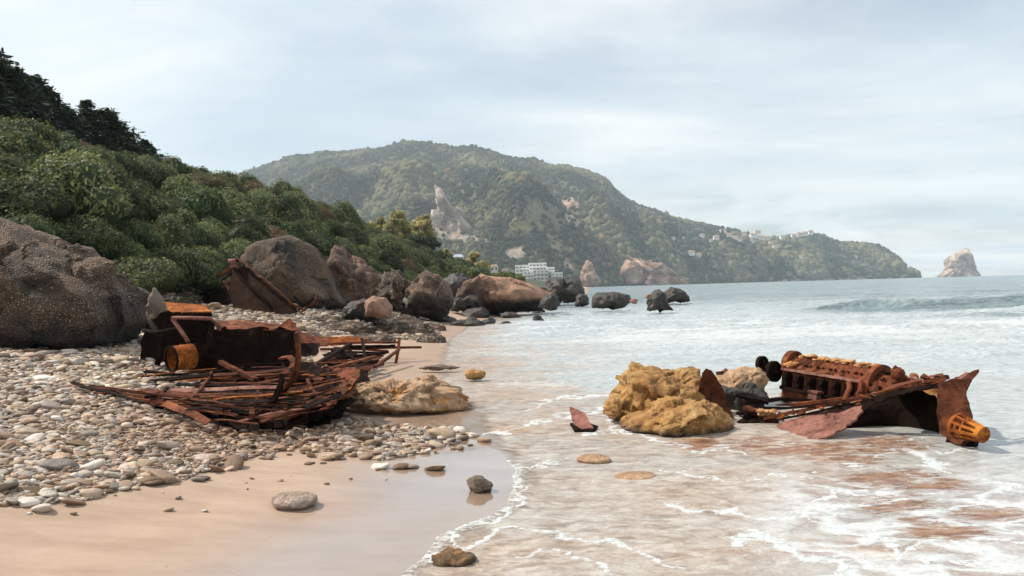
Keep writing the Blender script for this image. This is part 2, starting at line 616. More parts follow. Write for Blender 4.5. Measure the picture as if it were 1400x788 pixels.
def rock_mat(name, c1, c2, c3, scale=1.0, speck=None, dark_low=None, rough=0.85, speck_size=22, bumps=0.7, lichen=None):
    m, k, pb = new_mat(name)
    co = k.coord('Object')
    big = k.noise(co, 0.7 * scale, 6, 0.6, 0.3)
    mid = k.noise(co, 4 * scale, 6, 0.65, 0.4)
    fine = k.noise(co, 26 * scale, 5, 0.7)
    col = k.ramp(k.math('ADD', k.math('MULTIPLY', big, 0.6), k.math('MULTIPLY', mid, 0.4)), [(0.36, c1), (0.5, c2), (0.64, c3)])
    col = k.mix(0.55, col, k.ramp(fine, [(0.3, (0.35, 0.35, 0.35)), (0.7, (0.85, 0.85, 0.85))]), 'OVERLAY')
    h = k.math('ADD', k.math('MULTIPLY', mid, 0.6), k.math('MULTIPLY', fine, 0.25))
    if speck:
        v = k.n('ShaderNodeTexVoronoi'); k.put(v.inputs['Vector'], co); v.inputs['Scale'].default_value = speck_size
        sp = k.n('ShaderNodeSeparateColor'); k.put(sp.inputs[0], v.outputs['Color'])
        on = k.math('GREATER_THAN', sp.outputs[0], 0.42)
        on = k.math('MULTIPLY', on, k.math('SUBTRACT', 1.0, k.smooth(v.outputs['Distance'], 0.25, 0.50)))
        dens = k.smooth(k.math('ADD', k.math('MULTIPLY', big, 0.6), k.math('MULTIPLY', k.noise(co, 2.2, 4, 0.6), 0.4)), 0.42, 0.60)
        on = k.math('MULTIPLY', on, k.smooth(k.math('ADD', dens, k.math('MULTIPLY', sp.outputs[2], 0.6)), 0.45, 0.75))
        col = k.mix(k.math('MULTIPLY', on, 0.85), col, k.mix(sp.outputs[1], speck, tuple(x * 0.45 for x in speck)))
        h = k.math('ADD', h, k.math('MULTIPLY', k.math('SUBTRACT', 1.0, v.outputs['Distance']), 0.22))
    if lichen:
        lm = k.smooth(k.noise(co, 1.6 * scale, 6, 0.7, 0.5), 0.53, 0.62)
        col = k.mix(lm, col, lichen)
    if dark_low:
        zc, wid, dc = dark_low   # dark foot by world height: wet growth, plus shade put into the colour
        gsep = k.n('ShaderNodeSeparateXYZ'); geo = k.n('ShaderNodeNewGeometry'); k.put(gsep.inputs[0], geo.outputs['Position'])
        zz_ = k.math('ADD', gsep.outputs[2], k.math('MULTIPLY', k.math('SUBTRACT', mid, 0.5), wid * 1.5))
        dm = k.math('SUBTRACT', 1.0, k.smooth(zz_, zc, zc + wid))
        col = k.mix(dm, col, dc)
        k.put(pb.inputs['Roughness'], k.math('SUBTRACT', rough, k.math('MULTIPLY', dm, 0.35)))
    else:
        pb.inputs['Roughness'].default_value = rough
    k.put(pb.inputs['Base Color'], col)
    k.put(pb.inputs['Normal'], k.bump(h, bumps, 0.12 / max(scale, 0.05)))
    return m


def rust_mat(name, dark, mid, hot, w_hot=0.5, scale=1.0, spec=0.10):
    m, k, pb = new_mat(name)
    geo = k.n('ShaderNodeNewGeometry').outputs['Position']
    a = k.noise(geo, 3.2 * scale, 6, 0.65, 0.6)
    b = k.noise(geo, 14 * scale, 6, 0.7, 0.2)
    c = k.noise(k.addv(geo, (4.1, 2, 9)), 1.5 * scale, 5, 0.6, 0.8)
    col = k.ramp(k.math('ADD', k.math('MULTIPLY', a, 0.6), k.math('MULTIPLY', b, 0.4)), [(0.36, dark), (0.52, mid), (0.66, tuple(min(1, x * 1.5) for x in mid))])
    col = k.mix(k.smooth(k.math('ADD', k.math('MULTIPLY', c, 0.7), k.math('MULTIPLY', b, 0.3)), 0.62 - 0.2 * w_hot, 0.78 - 0.22 * w_hot), col, hot)
    pit = k.vor(geo, 55 * scale)
    col = k.mix(k.math('MULTIPLY', k.math('SUBTRACT', 1.0, k.smooth(pit, 0.1, 0.35)), 0.5), col, dark)
    k.put(pb.inputs['Base Color'], col)
    k.put(pb.inputs['Roughness'], k.ramp(b, [(0.3, 0.9), (0.7, 0.6)]))
    pb.inputs['Specular IOR Level'].default_value = spec
    h = k.math('ADD', k.math('MULTIPLY', b, 0.7), k.math('MULTIPLY', a, 0.6))
    k.put(pb.inputs['Normal'], k.bump(h, 0.8, 0.03))
    return m


M = {}
M['rust'] = rust_mat('rust', (0.010, 0.005, 0.004), (0.095, 0.030, 0.014), (0.30, 0.10, 0.028), 0.42)
M['rust_dark'] = rust_mat('rust_dark', (0.004, 0.0028, 0.0022), (0.013, 0.0065, 0.0045), (0.09, 0.03, 0.012), 0.05, 1.0, 0.05)  # dark rust, blackened so the casing front and bow hollow read as shaded
M['rust_orange'] = rust_mat('rust_orange', (0.03, 0.010, 0.006), (0.27, 0.075, 0.015), (0.55, 0.20, 0.035), 0.6, 2)
M['rust_pink'] = rust_mat('rust_pink', (0.07, 0.025, 0.018), (0.24, 0.11, 0.085), (0.34, 0.19, 0.15), 0.6)
M['rust_red'] = rust_mat('rust_red', (0.022, 0.008, 0.005), (0.155, 0.046, 0.021), (0.38, 0.15, 0.055), 0.45)
M['crust'] = rust_mat('crust', (0.22, 0.08, 0.03), (0.50, 0.24, 0.09), (0.66, 0.42, 0.22), 0.7, 3)


# --- ground (sand, pebble bed, soil) -------------------------------------------------
PEB_POLY = [(-400, 700), (0, 692), (60, 690), (130, 684), (175, 668), (240, 664), (300, 640), (350, 628), (400, 612), (450, 618), (520, 628), (600, 612), (660, 600),
            (640, 588), (560, 582), (490, 577), (470, 560), (440, 540), (480, 520), (430, 500), (420, 470), (470, 455), (560, 465), (600, 455), (600, 432), (560, 410), (400, 398), (150, 380), (-500, 300), (-900, 500)]


def ground_mesh():
    ys = [-12.0]
    while ys[-1] < 2600:
        y = ys[-1]; yy = max(y, 3.0)
        ys.append(y + (0.5 if y < 3 else min(max(0.03, 0.55 * yy * yy / 1286), 30)))
    ys = np.array(ys); us = np.linspace(-1.25, 0.75, 620)
    X = us[None, :] * (ys[:, None] + 14); Y = np.repeat(ys[:, None], len(us), 1)
    Z = G(X, Y)
    sh = np.interp(Y, SHY, SHX) - X
    px, py = to_px(X, np.maximum(Y, 1.0), Z)
    wob = fbm(P3(X * 1.1, Y * 1.1, 2), 3).reshape(X.shape)
    peb = in_poly(px + wob * 25, py + wob * 10, PEB_POLY) & (Y > 3)
    peb |= (Y <= 3) & (sh > 4)
    fx = np.interp(Y, CRY, FTX)
    veg = sstep(fx - X + wob * 1.0, -0.5, 1.0)
    veg = np.where(Y > 180, sstep(sh, 6, 14), veg)
    V = np.stack([X, Y, Z], -1).reshape(-1, 3)
    o = mk('ground', V, grid_faces(len(ys), len(us)), None, None, True,
           dict(peb=peb.astype(float).ravel(), veg=veg.ravel(), shore=sh.ravel()))
    m, k, pb = new_mat('sand_and_gravel')
    pos = k.coord('Object')
    z = k.n('ShaderNodeSeparateXYZ'); k.put(z.inputs[0], pos)
    n0 = k.noise(pos, 0.5, 4, 0.5); nf = k.noise(pos, 160, 3, 0.8); nm = k.noise(k.scalev(pos, (1, 3, 1)), 1.6, 5, 0.6, 0.3)
    sand = k.ramp(nm, [(0.3, (0.31, 0.212, 0.150)), (0.5, (0.36, 0.255, 0.185)), (0.72, (0.41, 0.298, 0.223))])
    sand = k.mix(0.3, sand, k.ramp(nf, [(0.25, 0.25), (0.75, 0.8)]), 'OVERLAY')
    sv = k.n('ShaderNodeTexVoronoi'); k.put(sv.inputs['Vector'], pos); sv.inputs['Scale'].default_value = 7.0
    svc = k.n('ShaderNodeSeparateColor'); k.put(svc.inputs[0], sv.outputs['Color'])
    spk = k.math('LESS_THAN', sv.outputs['Distance'], k.math('MULTIPLY', k.math('MAXIMUM', k.math('SUBTRACT', svc.outputs[0], 0.55), 0.0), 0.16))
    sand = k.mix(k.math('MULTIPLY', spk, 0.8), sand, k.mix(k.math('GREATER_THAN', svc.outputs[1], 0.5), (0.07, 0.05, 0.04), (0.55, 0.48, 0.40)))
    sand = k.mix(k.math('MULTIPLY', k.smooth(k.noise(k.scalev(pos, (0.9, 2.6, 1)), 4.2, 5, 0.65, 1.2), 0.55, 0.72), 0.16), sand, (0.22, 0.15, 0.11))
    # wetness falls with height above the wash
    wet = k.math('SUBTRACT', 1.0, k.smooth(k.math('ADD', k.attr('shore'), k.math('MULTIPLY', k.math('SUBTRACT', n0, 0.5), 1.2)), 0.45, 1.9))
    wet = k.math('MULTIPLY', wet, k.math('SUBTRACT', 1.0, k.math('MULTIPLY', k.smooth(z.outputs[1], 8.5, 13), 0.8)))
    sand = k.mix(k.math('MULTIPLY', wet, 0.5), sand, (0.24, 0.165, 0.12))
    v = k.n('ShaderNodeTexVoronoi'); k.put(v.inputs['Vector'], pos); v.inputs['Scale'].default_value = 26
    vc = k.n('ShaderNodeSeparateColor'); k.put(vc.inputs[0], v.outputs['Color'])
    grav = k.ramp(vc.outputs[0], [(0.0, (0.10, 0.075, 0.055)), (0.35, (0.26, 0.20, 0.15)), (0.7, (0.38, 0.32, 0.26)), (1.0, (0.50, 0.46, 0.41))])
    grav = k.mix(k.smooth(v.outputs['Distance'], 0.3, 0.65), grav, (0.07, 0.05, 0.038))
    pf = k.attr('peb')
    col = k.mix(pf, sand, grav)
    soil = k.ramp(k.noise(pos, 2.5, 6, 0.7), [(0.35, (0.018, 0.026, 0.012)), (0.6, (0.045, 0.055, 0.024)), (0.8, (0.09, 0.07, 0.04))])
    vg = k.attr('veg')
    col = k.mix(vg, col, soil)
    k.put(pb.inputs['Base Color'], col)
    dry = k.math('MAXIMUM', pf, vg)
    rgh = k.math('SUBTRACT', 0.85, k.math('MULTIPLY', wet, 0.74))
    k.put(pb.inputs['Coat Weight'], k.math('MULTIPLY', wet, k.math('SUBTRACT', 1.0, k.math('MAXIMUM', pf, vg))))
    pb.inputs['Coat Roughness'].default_value = 0.06
    pb.inputs['Coat IOR'].default_value = 1.6
    k.put(pb.inputs['Roughness'], k.math('MAXIMUM', rgh, k.math('MULTIPLY', dry, 0.75)))
    hh = k.math('ADD', k.math('MULTIPLY', nf, 0.012), k.math('MULTIPLY', k.noise(k.scalev(pos, (1, 2.2, 1)), 3, 4, 0.5), 0.10))
    hh = k.math('ADD', k.math('MULTIPLY', hh, k.math('SUBTRACT', 1.0, k.math('MULTIPLY', wet, 0.93))), k.math('MULTIPLY', k.math('MULTIPLY', pf, k.math('SUBTRACT', 1.0, v.outputs['Distance'])), 0.35))
    k.put(pb.inputs['Normal'], k.bump(hh, 0.6, 0.12))
    o.data.materials.append(m)
    tag(o, kind='structure')


ground_mesh()

# --- sea ----------------------------------------------------------------------------
FOAM_LINES = [  # lace edges of the wash, photo pixels on the water
    ([(700, 655), (715, 668), (705, 690), (680, 712), (630, 716), (590, 716), (560, 726), (556, 745), (572, 760)], 6),
    ([(572, 760), (600, 766), (640, 752), (668, 735), (700, 722), (770, 730), (830, 745), (880, 760), (930, 785)], 7),
    ([(680, 712), (640, 722), (600, 728), (620, 742), (640, 752)], 4),
    ([(700, 655), (708, 640), (740, 632), (800, 628)], 3),
    ([(1000, 742), (1040, 733), (1080, 745), (1100, 760), (1140, 768), (1160, 788)], 11),
    ([(900, 690), (950, 700), (985, 704), (1010, 698)], 6),
    ([(1000, 700), (1060, 708), (1110, 700), (1130, 720), (1180, 722), (1260, 715), (1330, 722), (1400, 716)], 6),
    ([(1115, 700), (1120, 680), (1150, 668), (1190, 672), (1240, 690), (1300, 700), (1400, 690)], 8),
    ([(1230, 605), (1245, 622), (1290, 640), (1340, 655), (1400, 668)], 10),
    ([(1150, 636), (1190, 628), (1225, 615), (1250, 600)], 6),
    ([(1180, 722), (1215, 735), (1225, 760), (1215, 788)], 12),
    ([(1225, 760), (1260, 740), (1310, 745), (1400, 738)], 7),
    ([(1140, 768), (1200, 772), (1290, 762), (1400, 775)], 7),
    ([(835, 572), (850, 590), (900, 602), (950, 610), (1010, 606), (1060, 606), (1110, 613), (1180, 612), (1240, 606), (1290, 618), (1345, 612)], 5),
    ([(560, 600), (640, 640), (700, 655)], 2),
    ([(770, 586), (797, 593), (825, 588)], 4),
    ([(700, 760), (740, 750), (800, 765), (860, 788)], 4),
    ([(900, 640), (960, 650), (1040, 655), (1120, 650)], 4),
    ([(600, 600), (700, 588), (760, 570), (830, 560), (840, 590), (900, 600), (960, 612), (1020, 618)], 4),
    ([(720, 560), (760, 545), (820, 540), (850, 530)], 4),
]


def shore_dist(X, Y): return X - np.interp(Y, SHY, SHX)


def sea_z(X, Y):
    sh = X.shape
    d = shore_dist(X, Y)
    ramp = sstep(d, 0.0, 3.0)
    z = 0.004 * fbm(P3(X * 1.2, Y * 2.0, 0), 3).reshape(sh)
    z = z + 0.05 * fbm(P3(X * 1.3, Y * 2.6, 3), 4, 0.62).reshape(sh) * sstep(Y, 6.5, 12) * ramp
    z = z + 0.12 * fbm(P3(X * 0.5, Y * 1.3, 6), 4, 0.6, ridge=True).reshape(sh) * sstep(Y, 13, 30) * ramp
    z = z + 0.16 * fbm(P3(X * 0.10, Y * 0.28, 9), 4, 0.55).reshape(sh) * sstep(Y, 35, 90) * ramp
    wob = fbm(P3(X * 0.12, Y * 0.05, 21), 3).reshape(sh)
    for (y0, amp, wd, x0, x1, sl) in ((41, 0.72, 1.2, 14, 20, -0.10), (35, 0.40, 0.8, 19, 24, 0.05), (24, 0.17, 0.55, 3, 9, 0.0), (27, 0.15, 0.6, 8, 12, -0.08), (30.5, 0.18, 0.6, 5, 10, 0.06), (52, 0.30, 1.6, 8, 24, 0.0), (46, 0.24, 1.0, 3, 12, 0.05), (19.5, 0.10, 0.4, 3, 6, 0.03), (15.5, 0.07, 0.35, 2, 4, -0.04), (62, .3, 1.8, 5, 30, 0), (75, .30, 3, 5, 40, .0), (110, .3, 4, 5, 40, .0)):
        q = (Y - (y0 + sl * (X - 20) + wob * 2.4)) / wd
        prof = np.exp(-np.where(q < 0, (q * 1.9) ** 2, (q * 0.7) ** 2))
        z = z + amp * prof * sstep(X, x0, x1) * (0.75 + 0.5 * wob)
    return z


def sea_mesh():
    ys = [-12.0]
    while ys[-1] < 4000:
        y = ys[-1]; yy = max(y, 3.0)
        ys.append(y + (0.4 if y < 3 else max(0.022, (0.22 if 14 < y < 64 else 0.42) * yy * yy / 1286)))
    ys = np.array(ys); us = np.linspace(-0.20, 0.95, 760)
    X = us[None, :] * (ys[:, None] + 6); Y = np.repeat(ys[:, None], len(us), 1)
    Z = sea_z(X, Y)
    Gd = G(X, Y)
    depth = Z - Gd
    px, py = to_px(X, np.maximum(Y, 1.5), np.zeros_like(X))
    wx = 1.3 * fbm(P3(X * 2.6, Y * 2.6, 31), 5, 0.62).reshape(X.shape); wy = 1.3 * fbm(P3(X * 2.6, Y * 2.6, 47), 5, 0.62).reshape(X.shape)
    pxs = px + wx * 26; pys = py + wy * 13 * np.clip((py - 380) / 200, 0.2, 1.3)
    line = np.zeros_like(X)
    near = (Y > 3) & (Y < 16)
    qx, qy = pxs[near], pys[near]
    wmod = fbm(P3(X[near] * 1.6, Y[near] * 1.6, 83), 3)
    best = np.zeros(qx.shape)
    for pl, wd in FOAM_LINES:
        for i in range(len(pl) - 1):
            ax_, ay_ = pl[i]; bx_, by_ = pl[i + 1]
            vx, vy = bx_ - ax_, by_ - ay_
            t = np.clip(((qx - ax_) * vx + (qy - ay_) * vy) / (vx * vx + vy * vy), 0, 1)
            dd = np.hypot(qx - ax_ - t * vx, (qy - ay_ - t * vy) * 1.5)
            best = np.maximum(best, np.clip(1.0 - dd / (wd * (1.1 + 1.6 * wmod)), 0, 1))
    line[near] = best
    d = shore_dist(X, Y)
    edge = np.exp(-(np.maximum(depth, 0) / 0.006) ** 2) * (depth > -0.01) * sstep(Y, 30, 12)
    # broken white water of the surf zone
    n1 = fbm(P3(X * 0.35, Y * 0.8, 61), 4).reshape(X.shape)
    foam = 0.38 * sstep(Y, 9.5, 14) * (1 - sstep(Y, 34, 52)) * sstep(d, -0.5, 1.5)
    foam = foam + 0.34 * np.exp(-((Y - 24 - n1 * 5) / 4.0) ** 2) * sstep(X, 1, 5)
    foam = foam - 0.45 * (1 - sstep(Y, 7, 9)) * sstep(px, 950, 1150)
    foam = foam + n1 * 0.55 * sstep(Y, 8, 14) * (1 - sstep(Y, 50, 120)) + 0.30 * sstep(px, 1180, 1320) * sstep(py, 540, 575) * sstep(py, 690, 640)
    foam = foam + 0.12 * sstep(Y, 60, 90)*n1
    crest = np.zeros_like(X)
    crest = sstep((sea_z(X, Y + 0.30) - Z) * -1 + n1 * 0.03, 0.03, 0.10) * (Y < 70) * (Y > 15)
    foam = np.clip(foam + 0.5 * crest, 0, 1)
    foam = np.where((Y > 36) & (Y < 44) & (X > 13), foam * 0.25, foam)
    # clear brown pools where the sand bed shows
    br = np.zeros_like(X)
    for (cx_, cy_, rx, ry) in ((1215, 655, 62, 14), (1275, 664, 55, 10), (1225, 690, 45, 12), (1120, 614, 90, 11), (1215, 608, 60, 12), (1030, 606, 45, 9), (1290, 726, 60, 13), (1360, 704, 55, 9), (1160, 628, 50, 7), (1255, 712, 30, 6), (960, 606, 40, 7)):
        br = np.maximum(br, np.exp(-((px + wx * 16 - cx_) / rx) ** 2 - ((py + wy * 7 - cy_) / ry) ** 2))
    soft = np.zeros_like(X)
    for (cx_, cy_, rx, ry) in ((690, 590, 60, 8), (770, 560, 60, 10), (720, 535, 90, 14), (640, 510, 50, 12), (900, 590, 90, 9), (1150, 755, 90, 18), (960, 610, 60, 8), (700, 500, 120, 16), (760, 480, 80, 12)):
        soft = np.maximum(soft, np.exp(-((pxs - cx_) / rx) ** 2 - ((pys - cy_) / ry) ** 2))
    n5 = fbm(P3(X * 0.5, Y * 0.8, 71), 3).reshape(X.shape)
    blue = np.maximum(sstep(Y + n5 * 4, 8.0, 14) * sstep(d + n5, 0.2, 2.6), 0.9 * sstep(px, 1000, 1350) * sstep(py, 780, 560))
    blue = np.maximum(blue, 0.18 + 0.6 * n5)
    sea = sstep(Y, 34, 80)
    sea = np.maximum(sea, sstep(Y, 34, 37) * (1 - sstep(Y, 41.5, 43)) * sstep(X, 12, 17))  # near faces of the right-hand waves darkened in colour for their dark reflection
    sea = np.maximum(sea, 0.75 * sstep(Y, 28.5, 30) * (1 - sstep(Y, 33, 34)) * sstep(X, 15, 19))
    lace = sstep(px, 980, 1150) * sstep(py, 630, 680) * (Y > 2)
    V = np.stack([X, Y, Z], -1).reshape(-1, 3)
    o = mk('sea', V, grid_faces(len(ys), len(us)), None, None, True,
           dict(foam=foam.ravel(), line=np.maximum(line, edge * 0.55 * (Y < 7.5)).ravel(), brown=br.ravel(), soft=soft.ravel(), blue=blue.ravel(), sea=sea.ravel(),
                depth=np.clip(depth, -1, 9).ravel(), lace=lace.ravel()))
    m, k, pb = new_mat('sea_water')
    pos = k.coord('Object')
    st = k.scalev(pos, (1, 1.55, 1))
    d1 = k.noise(st, 5.5, 6, 0.68, 0.6)      # ripples
    d2 = k.noise(st, 1.1, 5, 0.6, 0.8)
    d3 = k.noise(k.scalev(pos, (0.09, 0.35, 1)), 1.0, 6, 0.62, 0.5)
    d4 = k.noise(k.scalev(pos, (1, 1.3, 1)), 20, 6, 0.75, 1.0)
    beige = k.ramp(d1, [(0.34, (0.24, 0.15, 0.095)), (0.5, (0.40, 0.30, 0.225)), (0.66, (0.56, 0.485, 0.42))])
    milk = k.ramp(d1, [(0.30, (0.26, 0.305, 0.32)), (0.5, (0.38, 0.425, 0.435)), (0.70, (0.47, 0.51, 0.515))])
    deep = k.ramp(d3, [(0.35, (0.075, 0.115, 0.13)), (0.5, (0.125, 0.18, 0.198)), (0.66, (0.24, 0.305, 0.325))])
    calm = k.ramp(d2, [(0.3, (0.30, 0.245, 0.22)), (0.7, (0.40, 0.345, 0.32))])
    col = k.mix(k.math('MULTIPLY', k.attr('lace'), 0.85), beige, calm)
    col = k.mix(k.attr('blue'), col, milk)
    col = k.mix(k.attr('sea'), col, deep)
    sf = k.math('MULTIPLY', k.attr('soft'), k.smooth(k.math('ADD', k.math('MULTIPLY', d2, .5), k.math('MULTIPLY', d1, .5)), 0.46, 0.58))
    col = k.mix(k.math('MULTIPLY', sf, 0.75), col, (0.42, 0.235, 0.11))
    bcol = k.ramp(d1, [(0.35, (0.13, 0.05, 0.022)), (0.5, (0.25, 0.115, 0.055)), (0.65, (0.40, 0.24, 0.15))])
    bst = k.noise(k.scalev(pos, (1, 3.2, 1)), 3.4, 6, 0.7, 1.4)
    bm_ = k.math('MULTIPLY', k.smooth(k.attr('brown'), 0.08, 0.3), k.smooth(k.math('ADD', k.math('MULTIPLY', k.attr('brown'), 0.55), k.math('MULTIPLY', k.math('SUBTRACT', bst, 0.5), 2.2)), 0.12, 0.40))
    col = k.mix(k.math('MULTIPLY', bm_, 0.9), col, bcol)
    col = k.mix(0.35, col, k.ramp(d4, [(0.3, 0.22), (0.5, 0.48), (0.7, 0.74)]), 'OVERLAY')
    # foam: broken lace from distorted cells + soft noise, amount from the surf zone
    dv = k.n('ShaderNodeTexNoise'); k.put(dv.inputs['Vector'], st); dv.inputs['Scale'].default_value = 1.6; dv.inputs['Detail'].default_value = 4
    warped = k.addv(k.scalev(pos, (1, 1.15, 1)), k.scalev(dv.outputs['Color'], (1.3, 1.3, 0)))
    cell = k.vor(warped, 1.5, 'DISTANCE_TO_EDGE')
    cell2 = k.vor(k.addv(warped, (3, 7, 0)), 5.5, 'DISTANCE_TO_EDGE')
    lacef = k.math('SUBTRACT', 1.0, k.smooth(cell, 0.0, k.math('MULTIPLY', k.smooth(d2, 0.30, 0.62), 0.33)))
    lace2 = k.math('SUBTRACT', 1.0, k.smooth(cell2, 0.0, k.math('MULTIPLY', k.smooth(d2, 0.42, 0.66), 0.22)))
    lc = k.math('MULTIPLY', k.math('MAXIMUM', lacef, k.math('MULTIPLY', lace2, 0.4)), k.math('ADD', k.math('MULTIPLY', k.attr('lace'), 0.80), 0.20))
    fo = k.math('ADD', k.attr('foam'), k.math('MULTIPLY', k.math('SUBTRACT', k.math('ADD', k.math('MULTIPLY', d1, 0.6), k.math('MULTIPLY', d3, 0.6)), 0.60), 2.0))
    fo = k.smooth(fo, 0.25, 0.9)
    ln = k.smooth(k.math('ADD', k.attr('line'), k.math('MULTIPLY', k.math('SUBTRACT', d4, 0.5), 1.6)), 0.22, 0.85)
    foamf = k.math('MAXIMUM', k.math('MAXIMUM', k.math('MULTIPLY', fo, 0.8), lc), ln)
    foamf = k.math('MULTIPLY', foamf, k.math('SUBTRACT', 1.0, k.math('MULTIPLY', bm_, 0.8)))
    col = k.mix(k.math('MULTIPLY', foamf, 0.92), col, k.ramp(d4, [(0.3, (0.38, 0.42, 0.44)), (0.62, (0.66, 0.68, 0.685))]))
    k.put(pb.inputs['Base Color'], col)
    k.put(pb.inputs['Roughness'], k.math('ADD', 0.16, k.math('MULTIPLY', foamf, 0.5)))
    pb.inputs['IOR'].default_value = 1.33
    al = k.smooth(k.math('ADD', k.attr('depth'), k.math('MULTIPLY', foamf, 0.02)), 0.0, 0.012)
    k.put(pb.inputs['Alpha'], al)
    hh = k.math('ADD', k.math('MULTIPLY', d1, 0.5), k.math('MULTIPLY', k.math('MULTIPLY', d4, 0.10), 1.0))
    hh = k.math('ADD', hh, k.math('MULTIPLY', foamf, 0.12))
    b1 = k.bump(hh, 0.45, 0.12)
    b2 = k.bump(d3, k.math('MULTIPLY', k.attr('sea'), 0.55), 2.0, b1)
    k.put(pb.inputs['Normal'], b2)
    o.data.materials.append(m)
    tag(o, kind='structure')


sea_mesh()

# ------------------------------------------------------------------ far mountain, cape and islet
SKY = np.array([(230, 262), (290, 256), (312, 248), (335, 236), (365, 226), (400, 213), (425, 211), (440, 207), (470, 208), (500, 204), (515, 204), (535, 199), (555, 195), (580, 194), (600, 198), (625, 202), (645, 199), (665, 205), (690, 213), (712, 217), (730, 216),
                (750, 226), (775, 228), (795, 233), (825, 243), (836, 255), (850, 268), (870, 280), (900, 290), (925, 300), (960, 307), (985, 312), (1010, 315), (1035, 323), (1060, 326), (1085, 322), (1108, 319), (1130, 325), (1150, 333), (1180, 334), (1200, 336), (1215, 344), (1232, 356), (1240, 366), (1255, 374), (1262, 379)], float)


def sky_elev(px):
    py = np.interp(px, SKY[:, 0], SKY[:, 1])
    u, v = (px - 700) / F, (394 - py) / F
    return (u * ca + v * sa), (-u * sa + v * ca)     # X/Y , (z-CH)/Y


def mountain(px, t):
    """t 0 foot .. 1 crest .. 1.4 behind; returns X,Y,Z"""
    a, e = sky_elev(px)
    Df = np.interp(px, [200, 780, 900, 1050, 1262], [1150, 1150, 1350, 1750, 2150])
    Dc = np.interp(px, [200, 600, 830, 950, 1100, 1262], [2600, 2350, 2250, 2300, 2350, 2230])
    D = Df + (Dc - Df) * t
    Zc = e * Dc + CH
    X = a * D
    p = np.stack([X / 300, D / 420, np.zeros_like(X)], -1).reshape(-1, 3)
    rid = fbm(p, 5, 0.5, ridge=True).reshape(X.shape)
    mid = fbm(p * 0.55 + 3.3, 3, 0.5).reshape(X.shape)
    tc = np.clip(t, 0, 1)
    fade = np.sin(np.pi * np.clip(tc, 0, 1)) ** 0.7
    g = tc ** 1.0 * 0.62 + sstep(tc, 0.0, 0.25) * 0.12 + sstep(tc, 0.55, 1.0) * 0.26
    # elevation angle must stay below the skyline
    gul = fbm(np.stack([X / 190 + 0.25 * rid, D / 900, np.zeros_like(X) + 4], -1).reshape(-1, 3), 3, 0.5, ridge=True).reshape(X.shape)
    Z = Zc * g + Zc * fade * (0.22 * rid + 0.34 * mid + 0.20 * gul - 0.08)
    cap = (e * D + CH) * (0.992 - 0.22 * (1 - sstep(t, 0.62, 1.0)) + 0.10 * rid * (1 - sstep(t, 0.75, 0.97)))
    Z = np.where(t < 0.999, np.minimum(Z, cap + 0 * Z), Z)
    Z = np.where(t > 1, Zc * (1 - (t - 1) * 1.2), Z)
    Z = np.maximum(Z, -3 + 30 * np.minimum(t, 0.2)) * sstep(px, 1262, 1248) - 3 * (1 - sstep(px, 1262, 1248))
    return X, D, Z


ROCK_MASK = [[(596, 252), (604, 256), (612, 270), (628, 296), (662, 322), (668, 334), (640, 332), (594, 326), (590, 304), (598, 285)],
             [(765, 275), (785, 270), (800, 300), (790, 312), (775, 302)],
             [(850, 392), (860, 345), (868, 358), (895, 362), (920, 376), (938, 392)],
             [(795, 385), (798, 355), (808, 358), (812, 385)],
             [(690, 342), (712, 336), (722, 350), (700, 356)], [(768, 358), (775, 352), (785, 368), (778, 372)],
             [(1225, 378), (1232, 356), (1245, 368), (1262, 380)], [(1040, 386), (1100, 381), (1180, 376), (1235, 378), (1240, 384), (1040, 392)]]
OLIVE = [[(495, 262), (520, 245), (560, 243), (530, 262)], [(690, 308), (720, 297), (760, 312), (700, 316)], [(790, 318), (850, 300), (880, 350), (860, 362), (830, 335)], [(1000, 318), (1075, 328), (1060, 345), (1010, 335)], [(1080, 352), (1130, 356), (1120, 362), (1080, 358)],
         [(600, 225), (640, 205), (700, 222), (640, 235)], [(1140, 335), (1195, 337), (1230, 358), (1222, 380), (1180, 365)]]


VIL = [(988, 318, 8, 4), (996, 323, 7, 4), (1004, 327, 8, 4), (979, 327, 7, 5), (985, 334, 7, 3), (960, 324, 6, 4), (945, 348, 9, 5), (956, 350, 6, 4), (920, 327, 5, 3), (934, 328, 4, 4), (918, 350, 5, 3),
       (1030, 325, 9, 6), (1040, 327, 8, 5), (1048, 328, 8, 5), (1035, 319, 8, 4), (1026, 331, 7, 4), (1054, 333, 6, 3), (1070, 326, 7, 4), (1085, 324, 7, 4), (1093, 323, 7, 5), (1100, 322, 7, 5), (1108, 320, 6, 5), (1016, 321, 7, 4), (1010, 330, 6, 3), (972, 330, 5, 3), (1060, 338, 6, 3), (1094, 352, 6, 3)]


